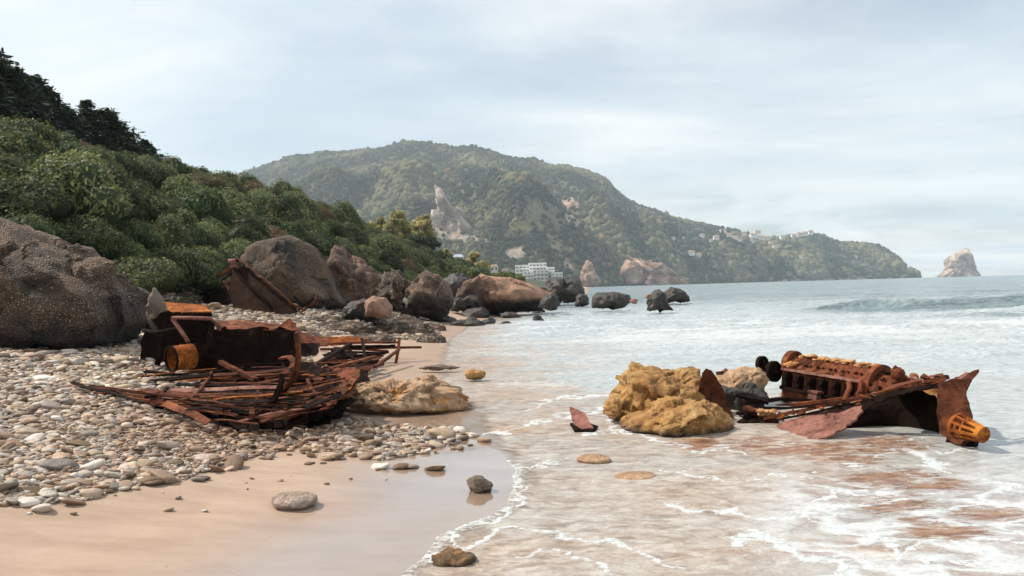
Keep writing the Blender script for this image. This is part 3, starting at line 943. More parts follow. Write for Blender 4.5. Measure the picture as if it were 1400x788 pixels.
def mountain_mesh():
    pxs = np.linspace(235, 1263, 1100); ts = np.concatenate([np.linspace(0, 1, 330), np.linspace(1.02, 1.5, 16)])
    PX, T = np.meshgrid(pxs, ts)
    X, Y, Z = mountain(PX, T)
    bx, by = to_px(X, Y, Z)
    n = fbm(P3(X / 60, Y / 60, 1), 3).reshape(X.shape)
    rk = np.zeros(X.shape); ol = np.zeros(X.shape)
    for p in ROCK_MASK: rk = np.maximum(rk, in_poly(bx + n * 9, by + n * 6, p).astype(float))
    for p in OLIVE: ol = np.maximum(ol, in_poly(bx + n * 16, by + n * 10, p).astype(float))
    # small relief
    Z = Z + fbm(P3(X / 28, Y / 28, 1), 3).reshape(X.shape) * 6 * np.sin(np.pi * np.clip(T, 0, 1)) ** 0.5 * sstep(PX, 1262, 1245)
    V = np.stack([X, Y, Z], -1).reshape(-1, 3)
    o = mk('mountain', V, grid_faces(*X.shape), None, None, True, dict(rk=rk.ravel(), ol=ol.ravel()))
    m, k, pb = new_mat('mountain_slope')
    pos = k.coord('Object')
    a = k.noise(pos, 0.012, 6, 0.65, 0.5); b = k.noise(pos, 0.09, 5, 0.7)
    col = k.ramp(k.math('ADD', k.math('MULTIPLY', a, .5), k.math('MULTIPLY', b, .5)), [(0.36, (0.022, 0.032, 0.018)), (0.47, (0.055, 0.062, 0.032)), (0.56, (0.12, 0.11, 0.065)), (0.68, (0.24, 0.20, 0.15))])
    rc = k.ramp(k.noise(k.scalev(pos, (1, 1, 0.35)), 0.05, 6, 0.75, 0.6), [(0.3, (0.12, 0.085, 0.065)), (0.5, (0.30, 0.235, 0.19)), (0.7, (0.48, 0.41, 0.35))])
    col = k.mix(k.attr('ol'), col, k.ramp(b, [(0.35, (0.09, 0.085, 0.035)), (0.65, (0.19, 0.165, 0.08))]))
    col = k.mix(k.attr('rk'), col, rc)
    k.put(pb.inputs['Base Color'], col); pb.inputs['Roughness'].default_value = 0.95
    k.put(pb.inputs['Normal'], k.bump(b, 0.8, 8))
    o.data.materials.append(m)
    tag(o, kind='structure')
    # the wood on it: one mass of tree crowns
    N = 120000
    pr = rng.uniform(245, 1255, N); tr = rng.uniform(0.0, 1, N) ** 0.9
    cx, cy, cz = mountain(pr, tr)
    hx, hy = to_px(cx, cy, cz)
    patch = fbm(P3(cx / 130, cy / 190, 9), 4, 0.6)
    keep = (patch + rng.uniform(-.25, .25, N) > np.where(pr > 1000, -0.02, -0.20))
    for hx_, hy_, hw_, hh_ in VIL: keep &= ~((np.abs(hx - hx_) < hw_ * 0.75) & (hy - hy_ < 6) & (hy - hy_ > -hh_ - 1))
    for p in ROCK_MASK: keep &= ~(in_poly(hx, hy - 1, p) & (rng.random(N) < 0.90))
    olm = np.zeros(N, bool)
    for p in OLIVE: olm |= in_poly(hx, hy, p)
    keep &= ~(olm & (rng.random(N) < 0.6))
    cx, cy, cz, patch, olm, trk = (q[keep] for q in (cx, cy, cz, patch, olm, tr))
    n_ = len(cx)
    r = rng.gamma(4, 0.95, n_) + 1.3
    r = r * (cy / 1900) * (1.12 - 0.5 * sstep(trk, 0.35, 0.95)) * np.where(patch > 0.1, 1.1, 0.9)
    v, f = ICO[1]
    base = [v * (1 + rng.uniform(-.28, .28, (12, 1))) for _ in range(10)]
    V = np.stack(base)[rng.integers(0, 10, n_)]
    cyp = (rng.random(n_) < 0.10) & (trk < 0.5) & (patch < 0.05)
    V = V * r[:, None, None] * np.where(cyp[:, None], [0.55, 0.55, 1.7], [0.95, 0.95, 0.9])[:, None, :]
    V = V + np.stack([cx, cy, cz + r * 0.35], 1)[:, None, :]
    tone = np.clip(0.40 + patch * 2.4 + rng.uniform(-.35, .35, n_) + olm * 0.45, 0, 1)
    c0 = np.array([0.012, 0.024, 0.016]); c1 = np.array([0.135, 0.132, 0.075])
    cc = c0 + (c1 - c0) * (tone ** 1.5)[:, None]
    aut = rng.random(n_) < 0.012
    cc[aut] = np.array([0.20, 0.12, 0.05])
    C = np.repeat(cc, 12, 0)
    Fc = (f[None] + (np.arange(n_) * 12)[:, None, None]).reshape(-1, 3)
    o = mk('forest', V.reshape(-1, 3), Fc, None, None, True, dict(tint=C))
    m, k, pb = new_mat('far_foliage')
    k.put(pb.inputs['Base Color'], k.attr('tint', 'Color')); pb.inputs['Roughness'].default_value = 1
    pb.inputs['Specular IOR Level'].default_value = 0.1
    o.data.materials.append(m)
    tag(o, kind='stuff')


mountain_mesh()

M['cliff'] = rock_mat('cliff_rock', (0.07, 0.05, 0.042), (0.34, 0.26, 0.21), (0.66, 0.56, 0.47), 0.06, bumps=1.6)
M['cliff_red'] = rock_mat('cliff_red_rock', (0.07, 0.045, 0.035), (0.30, 0.185, 0.135), (0.58, 0.43, 0.33), 0.06, bumps=1.6)
rock('rock_cliff', [(597, 256), (604, 258), (611, 272), (620, 290), (640, 308), (660, 322), (667, 332), (640, 336), (594, 330), (588, 306), (595, 290), (596, 270)], 1330, 130, M['cliff'],
     'tall pale pinnacle of bare rock standing out of the wooded mountainside', 3, 0.05, 5, 22, cat='cliff', nfreq=3, crag=1.2)
rock('rock_cliff', [(768, 284), (780, 276), (792, 283), (797, 300), (788, 308), (772, 300)], 1600, 90, M['cliff_red'],
     'small rounded rock outcrop high on the slope above the pale headland cliff', 4, 0.08, 4, 18, cat='cliff', nfreq=3, crag=1.2)
rock('rock_cliff', [(852, 394), (858, 366), (858, 350), (866, 352), (872, 364), (895, 364), (912, 374), (932, 386), (938, 394), (890, 400)], 1290, 120, M['cliff_red'],
     'reddish sea cliff dropping from a wooded spur to the bay', 5, 0.05, 5, 22, cat='cliff', nfreq=3.2, crag=1.5)
rock('rock_cliff', [(794, 386), (798, 370), (803, 358), (809, 362), (813, 374), (820, 386), (806, 392)], 1150, 40, M['cliff_red'],
     'narrow orange brown rock scar at the mountain foot right of the white hotel', 6, 0.06, 4, 18, cat='cliff', nfreq=3, crag=1.2)
rock('sea_stack', [(1280, 380), (1290, 375), (1297, 364), (1300, 353), (1308, 348), (1318, 341), (1325, 346), (1331, 358), (1332, 372), (1341, 379), (1330, 385), (1288, 385)], 2100, 70, M['cliff'],
     'jagged pale rock islet standing alone in the sea off the cape', 12, 0.06, 5, 26, cat='islet', nfreq=3.4, lo=0.66, crag=0.45)

# ------------------------------------------------------------------ haze
def haze_box():
    v = np.array([(x, y, z) for x in (-4600, 4600) for y in (-600, 4300) for z in (-6, 640)], float)
    o = mk('haze', v, [(0, 1, 3, 2), (4, 6, 7, 5), (0, 4, 5, 1), (2, 3, 7, 6), (0, 2, 6, 4), (1, 5, 7, 3)], None, None, False)
    m = bpy.data.materials.new('haze'); m.use_nodes = True
    t = m.node_tree; t.nodes.clear(); k = NT(t)
    pv = k.n('ShaderNodeVolumePrincipled'); out = k.n('ShaderNodeOutputMaterial')
    pv.inputs['Color'].default_value = (0.80, 0.91, 1.0, 1)
    pv.inputs['Density'].default_value = HAZE
    pv.inputs['Anisotropy'].default_value = 0.25
    t.links.new(pv.outputs[0], out.inputs['Volume'])
    o.data.materials.append(m)
    tag(o, kind='stuff')


HAZE = 0.00014
haze_box()


# ------------------------------------------------------------------ foliage
def leaf_mat(name, base, light, trans=0.25, rnd=0.35, autumn=None):
    m, k, pb = new_mat(name)
    tint = k.attr('tint')
    oi = k.n('ShaderNodeObjectInfo').outputs['Random']
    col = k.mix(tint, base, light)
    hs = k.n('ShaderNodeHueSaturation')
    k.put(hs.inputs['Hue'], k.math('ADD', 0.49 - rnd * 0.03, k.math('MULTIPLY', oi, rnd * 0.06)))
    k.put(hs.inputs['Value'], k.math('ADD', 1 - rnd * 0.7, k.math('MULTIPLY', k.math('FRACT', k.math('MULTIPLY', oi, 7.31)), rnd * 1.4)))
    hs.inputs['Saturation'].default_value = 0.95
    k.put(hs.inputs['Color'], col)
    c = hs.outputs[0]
    if autumn:
        c = k.mix(k.smooth(k.math('FRACT', k.math('MULTIPLY', oi, 3.77)), 0.90, 0.97), c, autumn)
    k.put(pb.inputs['Base Color'], c)
    pb.inputs['Roughness'].default_value = 0.6
    pb.inputs['Specular IOR Level'].default_value = 0.25
    tr = k.n('ShaderNodeBsdfTranslucent'); k.put(tr.inputs[0], c)
    ms = k.n('ShaderNodeMixShader'); ms.inputs[0].default_value = trans
    out = [n for n in k.t.nodes if n.type == 'OUTPUT_MATERIAL'][0]
    k.t.links.new(pb.outputs[0], ms.inputs[1]); k.t.links.new(tr.outputs[0], ms.inputs[2]); k.t.links.new(ms.outputs[0], out.inputs[0])
    return m


M['shrub'] = leaf_mat('shrub_leaves', (0.030, 0.058, 0.020), (0.20, 0.225, 0.080), 0.35, 0.75, (0.16, 0.11, 0.06))
M['pine'] = leaf_mat('pine_needles', (0.014, 0.030, 0.017), (0.045, 0.068, 0.034), 0.2, 0.3)
M['olive_tree'] = leaf_mat('pale_leaves', (0.20, 0.20, 0.065), (0.58, 0.52, 0.23), 0.5, 0.15)
M['dark_tree'] = leaf_mat('dark_leaves', (0.015, 0.028, 0.012), (0.05, 0.07, 0.025), 0.2, 0.2)
M['bark'] = rock_mat('bark', (0.04, 0.028, 0.02), (0.10, 0.075, 0.055), (0.16, 0.12, 0.09), 3)


def leaves(cent, nrm, size, aspect=1.6, seed=0, droop=0.0):
    """quads at cent, roughly facing nrm"""
    r = np.random.default_rng(seed); n = len(cent)
    nn = nrm + r.normal(size=(n, 3)) * 0.55; nn /= np.linalg.norm(nn, axis=1)[:, None]
    t = r.normal(size=(n, 3)); t -= (t * nn).sum(1)[:, None] * nn; t /= np.linalg.norm(t, axis=1)[:, None]
    b = np.cross(nn, t)
    s = (size * r.uniform(0.6, 1.35, n))[:, None]
    a = t * s * aspect / 2; b = b * s / 2
    V = np.stack([cent - a, cent + b * 0.9 - a * .1, cent + a, cent - b * 0.9 - a * .1], 1).reshape(-1, 3)
    return V, np.arange(n * 4).reshape(n, 4)


def dome(seed, nl, blobs=11, R=1.0, h=0.9, leaf=0.07):
    r = np.random.default_rng(seed)
    a = r.uniform(0, 2 * np.pi, blobs); d = np.sqrt(r.uniform(0, 1, blobs)) * R * 0.68
    br = r.uniform(0.26, 0.48, blobs) * R; br[0] = 0.55 * R; d[0] = 0
    bc = np.stack([np.cos(a) * d, np.sin(a) * d, np.maximum(h * R * (1 - (d / R) ** 2) * r.uniform(.55, 1.0, blobs) - br * 0.5, 0.05)], 1)
    pick = r.choice(blobs, nl, p=br ** 2 / (br ** 2).sum())
    dr = r.normal(size=(nl, 3)); dr[:, 2] = np.abs(dr[:, 2]) * 0.9 - 0.25; dr /= np.linalg.norm(dr, axis=1)[:, None]
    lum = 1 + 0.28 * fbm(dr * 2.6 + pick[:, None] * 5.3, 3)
    rad = br[pick] * lum * r.uniform(0.80, 1.06, nl)
    c = bc[pick] + dr * rad[:, None]
    keep = c[:, 2] > -0.1
    c, dr, pick, lum = c[keep], dr[keep], pick[keep], lum[keep]
    V, Fc = leaves(c, dr, np.full(len(c), leaf), 1.7, seed)
    tint = np.clip(0.35 + 0.9 * (lum - 1) * 2 + (r.uniform(size=blobs)[pick] - .5) * 0.5 + r.uniform(-.3, .3, len(c)), 0, 1)  # bulges paler, hollows darker: lit tops and shaded recesses put into the tint
    core = []
    cf = []
    v, f = ICO[2]
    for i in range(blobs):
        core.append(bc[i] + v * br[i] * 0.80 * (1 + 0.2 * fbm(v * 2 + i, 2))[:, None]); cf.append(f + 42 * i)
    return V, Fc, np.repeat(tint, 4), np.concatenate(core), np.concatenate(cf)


def quads_plus_tris(name, V, Fq, tint, Vc, Fc, mat):
    off = len(V)
    Fc4 = np.concatenate([Fc + off, Fc[:, :1] + off], 1)  # degenerate free: build as python list instead
    me_v = np.concatenate([V, Vc])
    n4, n3 = len(Fq), len(Fc)
    me = bpy.data.meshes.new(name)
    me.vertices.add(len(me_v)); me.vertices.foreach_set('co', me_v.astype(np.float32).ravel())
    me.loops.add(n4 * 4 + n3 * 3)
    me.loops.foreach_set('vertex_index', np.concatenate([Fq.ravel(), (Fc + off).ravel()]).astype(np.int32))
    me.polygons.add(n4 + n3)
    st = np.concatenate([np.arange(n4) * 4, n4 * 4 + np.arange(n3) * 3]).astype(np.int32)
    me.polygons.foreach_set('loop_start', st)
    me.polygons.foreach_set('loop_total', np.concatenate([np.full(n4, 4), np.full(n3, 3)]).astype(np.int32))
    me.update(calc_edges=True)
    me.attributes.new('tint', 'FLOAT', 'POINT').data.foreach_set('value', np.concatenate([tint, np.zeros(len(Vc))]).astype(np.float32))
    me.materials.append(mat)
    return me


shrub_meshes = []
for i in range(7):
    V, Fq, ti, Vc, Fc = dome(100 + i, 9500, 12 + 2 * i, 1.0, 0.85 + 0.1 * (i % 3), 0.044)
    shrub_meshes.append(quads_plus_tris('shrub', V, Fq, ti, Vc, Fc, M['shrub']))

SHAPES = ['broad', 'lumpy', 'rounded', 'tall', 'low', 'many-lobed', 'dense']


def hill_shrubs():
    r = np.random.default_rng(5)
    pts = []
    tries = 0
    while len(pts) < 430 and tries < 60000:
        tries += 1
        y = 9 + 150 * r.random() ** 1.3
        fx = np.interp(y, CRY, FTX); cx = np.interp(y, CRY, CRX)
        t = r.uniform(0.0, 1.25)
        x = fx + (cx - fx) * t - 0.4
        if x / y < -0.80: continue
        rad = r.uniform(0.9, 1.9) * (1 + y / 220) * (0.75 if t < 0.12 else 1)
        if all((x - a) ** 2 + (y - b) ** 2 > (0.62 * (rad + c)) ** 2 for a, b, c, _ in pts): pts.append((x, y, rad, t))
    pts.sort(key=lambda q: math.hypot(q[0], q[1]) / q[2])
    ind, rest = pts[:285], pts[285:]
    for x, y, rad, t in ind:
        k = r.integers(0, 7)
        o = bpy.data.objects.new('shrub', shrub_meshes[k]); COL.objects.link(o)
        o.location = (x, y, gz(x, y) - 0.15 * rad)
        o.rotation_euler = (r.uniform(-.12, .12), r.uniform(.0, .25), r.uniform(0, 6.28))
        s = rad * r.uniform(0.9, 1.12)
        o.scale = (s, s, s * r.uniform(0.8, 1.15))
        where = ('at the foot of the slope' if t < 0.2 else 'on the crest under the pines' if t > 0.8 and y < 62 else 'on the crest of the hill' if t > 0.8 else 'halfway up the slope')
        dist = 'behind the big speckled boulder' if y < 24 else 'above the tilted hull wreck' if y < 38 else 'above the row of brown boulders' if y < 75 else 'on the far end of the hill'
        tag(o, f'{SHAPES[k]} green shrub {where}, {dist}', 'shrub', f'evergreen shrubs {where}, {dist}')
    # the rest of the scrub and the low growth between: one mass
    Vs, Fs, Ts = [], [], []; off = 0
    for x, y, rad, t in rest:
        me = shrub_meshes[r.integers(0, 7)]
        n4 = 2600
        co = np.empty(len(me.vertices) * 3, np.float32); me.vertices.foreach_get('co', co); co = co.reshape(-1, 3)[:n4 * 4]
        tv = np.empty(len(me.vertices), np.float32); me.attributes['tint'].data.foreach_get('value', tv)
        c = co.reshape(-1, 4, 3); m_ = c.mean(1, keepdims=True); c = (m_ + (c - m_) * 1.4)[::1].reshape(-1, 3)
        Vs.append(c * rad + np.array([x, y, gz(x, y) - .15])); Fs.append(np.arange(n4 * 4).reshape(-1, 4) + off); Ts.append(tv[:n4 * 4]); off += n4 * 4
    N = 330000
    y = 9 + 170 * r.random(N) ** 1.5
    fx = np.interp(y, CRY, FTX); cx = np.interp(y, CRY, CRX)
    t = r.uniform(-0.02, 1.35, N)
    x = fx + (cx - fx) * t
    lum = fbm(P3(x / 0.9, y / 0.9, 3), 3)
    z = G(x, y) + np.maximum(0, 0.30 + 0.55 * lum) * r.uniform(0.3, 1.0, N) * sstep(t, -0.02, 0.12)
    c = np.stack([x, y, z], 1)
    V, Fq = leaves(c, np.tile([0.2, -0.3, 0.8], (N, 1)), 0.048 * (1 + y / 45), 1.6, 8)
    Vs.append(V); Fs.append(Fq + off); Ts.append(np.repeat(np.clip(0.3 + lum * 0.9 + r.uniform(-.2, .2, N), 0, 1), 4))  # mounds paler and dips darker, light and shade carried by the leaf tint
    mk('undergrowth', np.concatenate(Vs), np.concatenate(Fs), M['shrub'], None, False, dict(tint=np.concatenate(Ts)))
    tag(bpy.data.objects['undergrowth'], kind='stuff')


hill_shrubs()


def tapered(mb, pts, r0, r1, seg=7):
    mb.tube(pts, r0, seg, True, r1)


def pine_protos():
    out = []
    for s in range(5):
        r = np.random.default_rng(40 + s)
        Hh = 1.0
        mb = MB()
        lean = r.uniform(-.04, .04, 2)
        tp = [(lean[0] * t, lean[1] * t, t) for t in np.linspace(-0.05, 0.97, 8)]
        tapered(mb, tp, 0.022, 0.004)
        C, Nn, ti = [], [], []
        nb = 110
        wide = [0.20, 0.30, 0.26, 0.36, 0.24][s]
        for i in range(nb):
            z = 0.10 + 0.88 * (i / nb) ** 0.9
            prof = (1 - z) ** (0.75 if s % 2 else 0.95) * wide * 1.25 + 0.02
            L = prof * r.uniform(0.55, 1.15)
            a = r.uniform(0, 2 * np.pi); el = r.uniform(-0.15, 0.45) + 0.5 * z
            d = np.array([math.cos(a) * math.cos(el), math.sin(a) * math.cos(el), math.sin(el)])
            p0 = np.array([lean[0] * z, lean[1] * z, z])
            if L > 0.08: tapered(mb, [Vector(p0), Vector(p0 + d * L * 0.8)], 0.006, 0.002, 4)
            k = int(48 * (0.4 + L / wide))
            tt = r.uniform(0.25, 1.05, k)
            c = p0 + d * (L * tt)[:, None] + r.normal(size=(k, 3)) * np.array([.022, .022, .014]) * (1 + L * 3)
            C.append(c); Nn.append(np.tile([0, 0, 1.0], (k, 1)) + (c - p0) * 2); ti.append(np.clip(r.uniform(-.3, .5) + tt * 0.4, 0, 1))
        c = np.concatenate(C); nn = np.concatenate(Nn)
        V, Fq = leaves(c, nn, np.full(len(c), 0.026), 2.0, s)
        out.append((V, Fq, np.repeat(np.concatenate(ti), 4), mb))
    return out


pp = pine_protos()
pine_proto_objs = []


def place_pine(s, x, y, zb, h, label, group, wide=1.0):
    root = thing('pine_tree', label, 'pine tree', (x, y, zb), group)
    V, Fq, ti, mb = pp[s]
    if len(pine_proto_objs) <= s or pine_proto_objs[s] is None:
        while len(pine_proto_objs) <= s: pine_proto_objs.append(None)
        cr = mk('crown', V, Fq, M['pine'], None, False, dict(tint=ti))
        tr = mb.build('trunk', M['bark'], None, True)
        pine_proto_objs[s] = (cr.data, tr.data)
        cr.parent = root; tr.parent = root
    else:
        for nm, me in zip(('crown', 'trunk'), pine_proto_objs[s]):
            o = bpy.data.objects.new(nm, me); COL.objects.link(o); o.parent = root
    root.scale = (h * wide, h * wide, h)
    root.rotation_euler = (0, 0, random.uniform(0, 6.28))
    return root


def pines():
    r = random.Random(3)
    tops = [(-60, 60), (-30, 78), (2, 72), (14, 95), (32, 94), (52, 108), (67, 128), (78, 134), (96, 145), (114, 139), (128, 150), (143, 150), (158, 158), (172, 172), (186, 184), (198, 196), (208, 204), (214, 214)]
    n = 0
    for row in range(5):
        for px, py in tops:
            px2 = px + r.uniform(-9, 9) + row * 2
            py2 = py + (r.uniform(-3, 8) if row == 0 else row * r.uniform(12, 22))
            if row and r.random() < 0.12 + row * 0.09: continue
            if py2 > 232: continue
            Y = 40 + px2 * 0.085 + (4 - row) * 1.6 + r.uniform(-1, 1)
            p = W(px2, py2, Y)
            zb = gz(p.x, p.y) - 0.1
            h = p.z - zb
            if h < 1.4: continue
            h = min(h, 9)
            zb = p.z - h
            lab = ('tall dark conifer on the skyline at the top left corner' if px2 < 45 and row == 0 else
                   'dark conifer on the skyline at the top left' if row == 0 and px2 < 130 else
                   'short dark conifer where the wood tapers down the ridge' if px2 > 130 and row == 0 else
                   'dark conifer within the shaded wood below the ridge skyline')
            place_pine((n * 3 + row) % 5, p.x, p.y, zb, h, lab, 'conifers in the dark wood: ' + lab, r.uniform(1.0, 1.7) * (5.5 / max(h, 3)) ** 0.4)
            n += 1
    p = W(243, 228, 62); place_pine(0, p.x, p.y, p.z - 1.6, 1.6, 'tiny lone conifer tip rising from the shrubs right of the dark wood', None)
    o = bpy.data.objects


pines()


def broadleaf(px, pyb, pyt, Y, wpx, mat, label, seed, leaf=0.26, n=7500, gaps=True, name='leafy_tree', cat='tree', group=None, nb=22):
    pt = W(px, pyt, Y); pb_ = W(px, pyb, Y); h = pt.z - pb_.z; wd = wpx / F * Y
    r = np.random.default_rng(seed)
    root = thing(name, label, cat, (pb_.x, Y, pb_.z), group)
    mb = MB(); tapered(mb, [(0, 0, -0.6), (0.03 * h, 0, h * .25), (0, .02 * h, h * .5)], 0.035 * h, 0.02 * h)
    C, Nn, ti = [], [], []
    v, f = ICO[2]; Vc, Fc = [], []
    for i in range(nb):
        a = r.uniform(0, 2 * np.pi); e = r.uniform(0, 1)
        rr = math.sqrt(r.random()) * 0.36 * wd * math.sqrt(max(0.1, 1 - (2 * e - 0.85) ** 2 * 0.7))
        bc = np.array([math.cos(a) * rr, math.sin(a) * rr, h * (0.28 + 0.58 * e)])
        br = r.uniform(0.12, 0.22) * wd * (1 - 0.25 * e)
        tapered(mb, [(0, 0, h * .3), Vector(bc * 0.6 + np.array([0, 0, h * .15])), Vector(bc)], 0.014 * h, 0.004 * h, 5)
        k = int(n / nb)
        d = r.normal(size=(k, 3)); d /= np.linalg.norm(d, axis=1)[:, None]
        lum = 1 + 0.35 * fbm(d * 2.2 + i * 3.1 + seed, 3)
        c = bc + d * (br * lum * r.uniform(0.5, 1.08, k))[:, None] * np.array([1, 1, .85])
        C.append(c); Nn.append(d); ti.append(np.clip(0.5 + 1.4 * (lum - 1) + r.uniform(-.3, .3) + r.uniform(-.2, .2, k), 0, 1))  # crown bulges tinted paler than hollows, as if lit
        if i % 2 == 0: Vc.append(bc + v * br * 0.55); Fc.append(f + 42 * len(Fc))
    c = np.concatenate(C)
    V, Fq = leaves(c, np.concatenate(Nn), np.full(len(c), leaf), 1.5, seed)
    me = quads_plus_tris('crown', V, Fq, np.repeat(np.concatenate(ti), 4), np.concatenate(Vc), np.concatenate(Fc), mat)
    o = bpy.data.objects.new('crown', me); COL.objects.link(o); o.parent = root
    t = mk('trunk', np.concatenate(mb.v), mb.f, M['bark'], None, True); t.parent = root
    return root


broadleaf(545, 345, 284, 135, 46, M['olive_tree'], 'pale yellow green broadleaf tree, tallest of the clump beyond the hill', 1, n=6500)
broadleaf(517, 335, 294, 138, 32, M['olive_tree'], 'pale green tree at the left edge of the clump beyond the hill', 2)
broadleaf(578, 345, 287, 140, 38, M['olive_tree'], 'yellow green tree right of the tallest pale tree in the clump', 3)
broadleaf(531, 340, 300, 133, 30, M['olive_tree'], 'small pale tree in front of the clump beyond the hill', 4)
broadleaf(566, 352, 318, 130, 40, M['dark_tree'], 'dark evergreen bush in front of the pale tree clump', 5, n=4500)
broadleaf(590, 350, 322, 131, 28, M['dark_tree'], 'dark round bush at the right foot of the pale tree clump', 6, n=3500)
broadleaf(611, 362, 338, 168, 18, M['olive_tree'], 'small yellowish tree left of the blue roofed house', 7, n=2500)
broadleaf(648, 375, 344, 165, 32, M['olive_tree'], 'yellowish tree right of the blue roofed house', 8, n=4200)
broadleaf(662, 376, 356, 163, 24, M['olive_tree'], 'low yellowish tree between the blue roofed house and the hotel', 9, n=2600)
for i, (a, b, c, d, wd) in enumerate([(682, 386, 371, 150, 26), (697, 387, 372, 152, 28), (710, 388, 376, 154, 20)]):
    broadleaf(a, b, c, d, wd, M['shrub'], ['low green bush left of the hotel, nearest the yellowish trees', 'middle of the low green bushes in front of the hotel', 'low green bush in front of the hotel blocks'][i], 20 + i, n=2200, name='bush', cat='bush')
for i, (a, b, c, wd) in enumerate([(470, 350, 322, 30), (610, 382, 362, 40), (640, 384, 368, 36), (580, 378, 352, 44), (545, 372, 345, 44), (510, 362, 335, 44), (480, 352, 328, 36), (440, 330, 305, 36), (660, 386, 374, 26), (625, 380, 364, 30), (600, 384, 368, 40), (565, 384, 360, 40)]):
    if i == 0: continue
    broadleaf(a, b, c, 118 - (i % 3) * 8, wd, M['shrub'], 'dark green bush on the low end of the hill behind the boulders', 50 + i, n=2600, name='bush', cat='bush', group='bushes on the low end of the hill')


# ------------------------------------------------------------------ buildings far off
M['white_wall'] = rock_mat('white_plaster', (0.62, 0.62, 0.60), (0.70, 0.70, 0.68), (0.76, 0.76, 0.74), 0.3, bumps=0.1)
M['cream_wall'] = rock_mat('cream_plaster', (0.55, 0.50, 0.42), (0.62, 0.56, 0.48), (0.68, 0.62, 0.54), 0.3, bumps=0.1)
M['roof_tile'] = rock_mat('roof_tile', (0.24, 0.12, 0.08), (0.32, 0.17, 0.115), (0.38, 0.22, 0.16), 0.5, bumps=0.3)
M['window_glass'] = rock_mat('window_glass', (0.05, 0.06, 0.07), (0.08, 0.09, 0.10), (0.12, 0.13, 0.14), 1, rough=0.2, bumps=0.0)
M['blue_roof'] = rock_mat('blue_roof', (0.22, 0.27, 0.34), (0.30, 0.35, 0.42), (0.38, 0.43, 0.50), 0.5, bumps=0.2)
M['concrete'] = rock_mat('concrete', (0.36, 0.35, 0.33), (0.43, 0.42, 0.40), (0.5, 0.49, 0.47), 0.4, bumps=0.2)


def hotel():
    Y = 690
    o0 = W(738, 386, Y)
    root = thing('hotel', 'white stepped hotel blocks with rows of balconies at the foot of the mountain', 'hotel', o0)
    blocks = [(705, 725, 363, 384, 0), (724, 747, 360, 384, -6), (716, 731, 371, 386, -16), (729, 749, 369, 386, -20), (747, 758, 366, 385, -10), (754, 769, 373, 386, -18)]
    for bi, (x0, x1, y0, y1, dy) in enumerate(blocks):
        a = W(x0, y1, Y + dy); b = W(x1, y0, Y + dy)
        dep = 16
        base = min(a.z, 8) - 9
        wl = MB().box(((a.x + b.x) / 2, Y + dy + dep / 2, (base + b.z) / 2), b.x - a.x, dep, b.z - base)
        wall = wl.build('wall', M['white_wall'], root)
        MB().box(((a.x + b.x) / 2, Y + dy + dep / 2, b.z + 0.25), b.x - a.x + .6, dep + .6, 0.5).build('roof', M['white_wall'], root)
        nf = max(2, int((b.z - a.z) / 3.0)); nw = max(3, int((b.x - a.x) / 2.6))
        for fl in range(nf):
            zc = b.z - 1.9 - fl * 3.0
            if zc < base + 2: continue
            cw = (b.x - a.x) / nw
            win = MB()
            for q in range(nw):
                win = MB().box((a.x + (q + .5) * cw, Y + dy - 0.02, zc), cw * 0.66, 0.2, 1.7)
                win.build('window', M['window_glass'], root)
            MB().box(((a.x + b.x) / 2, Y + dy - 0.8, zc - 1.1), b.x - a.x, 1.5, 0.22).box(((a.x + b.x) / 2, Y + dy - 1.5, zc - 0.65), b.x - a.x, 0.12, 0.75).build('balcony', M['white_wall'], root)


hotel()


def house(px, pyb, wpx, hpx, Y, wall, label, roof='roof_tile', group=None, dep=1.0):
    p = W(px, pyb, Y); k = Y / F; wd = wpx * k; h = hpx * k; d = wd * dep
    root = thing('house', label, 'house', (p.x, Y, p.z - 3), group)
    z0 = p.z - 3; z1 = p.z + h * .72
    MB().box((p.x, Y, (z0 + z1) / 2), wd, d, z1 - z0).build('wall', M[wall], root)
    rf = MB()
    e = 0.5 * min(1, wd / 8)
    rf.add([(p.x - wd / 2 - e, Y - d / 2 - e, z1), (p.x + wd / 2 + e, Y - d / 2 - e, z1), (p.x + wd / 2 + e, Y + d / 2 + e, z1), (p.x - wd / 2 - e, Y + d / 2 + e, z1),
            (p.x - wd * .3, Y, z1 + h * .28), (p.x + wd * .3, Y, z1 + h * .28)],
           [(0, 1, 5, 4), (1, 2, 5), (2, 3, 4, 5), (3, 0, 4), (3, 2, 1, 0)])
    rf.build('roof', M[roof], root)
    nw = max(2, int(wd / 3.4)); nf = max(1, int((z1 - p.z) / 3.2))
    for fl in range(nf):
        for q in range(nw):
            MB().box((p.x + (q + .5 - nw / 2) * wd / nw, Y - d / 2 - 0.02, z1 - 1.6 - fl * 3), wd / nw * .42, 0.16, 1.4).build('window', M['window_glass'], root)
    return root


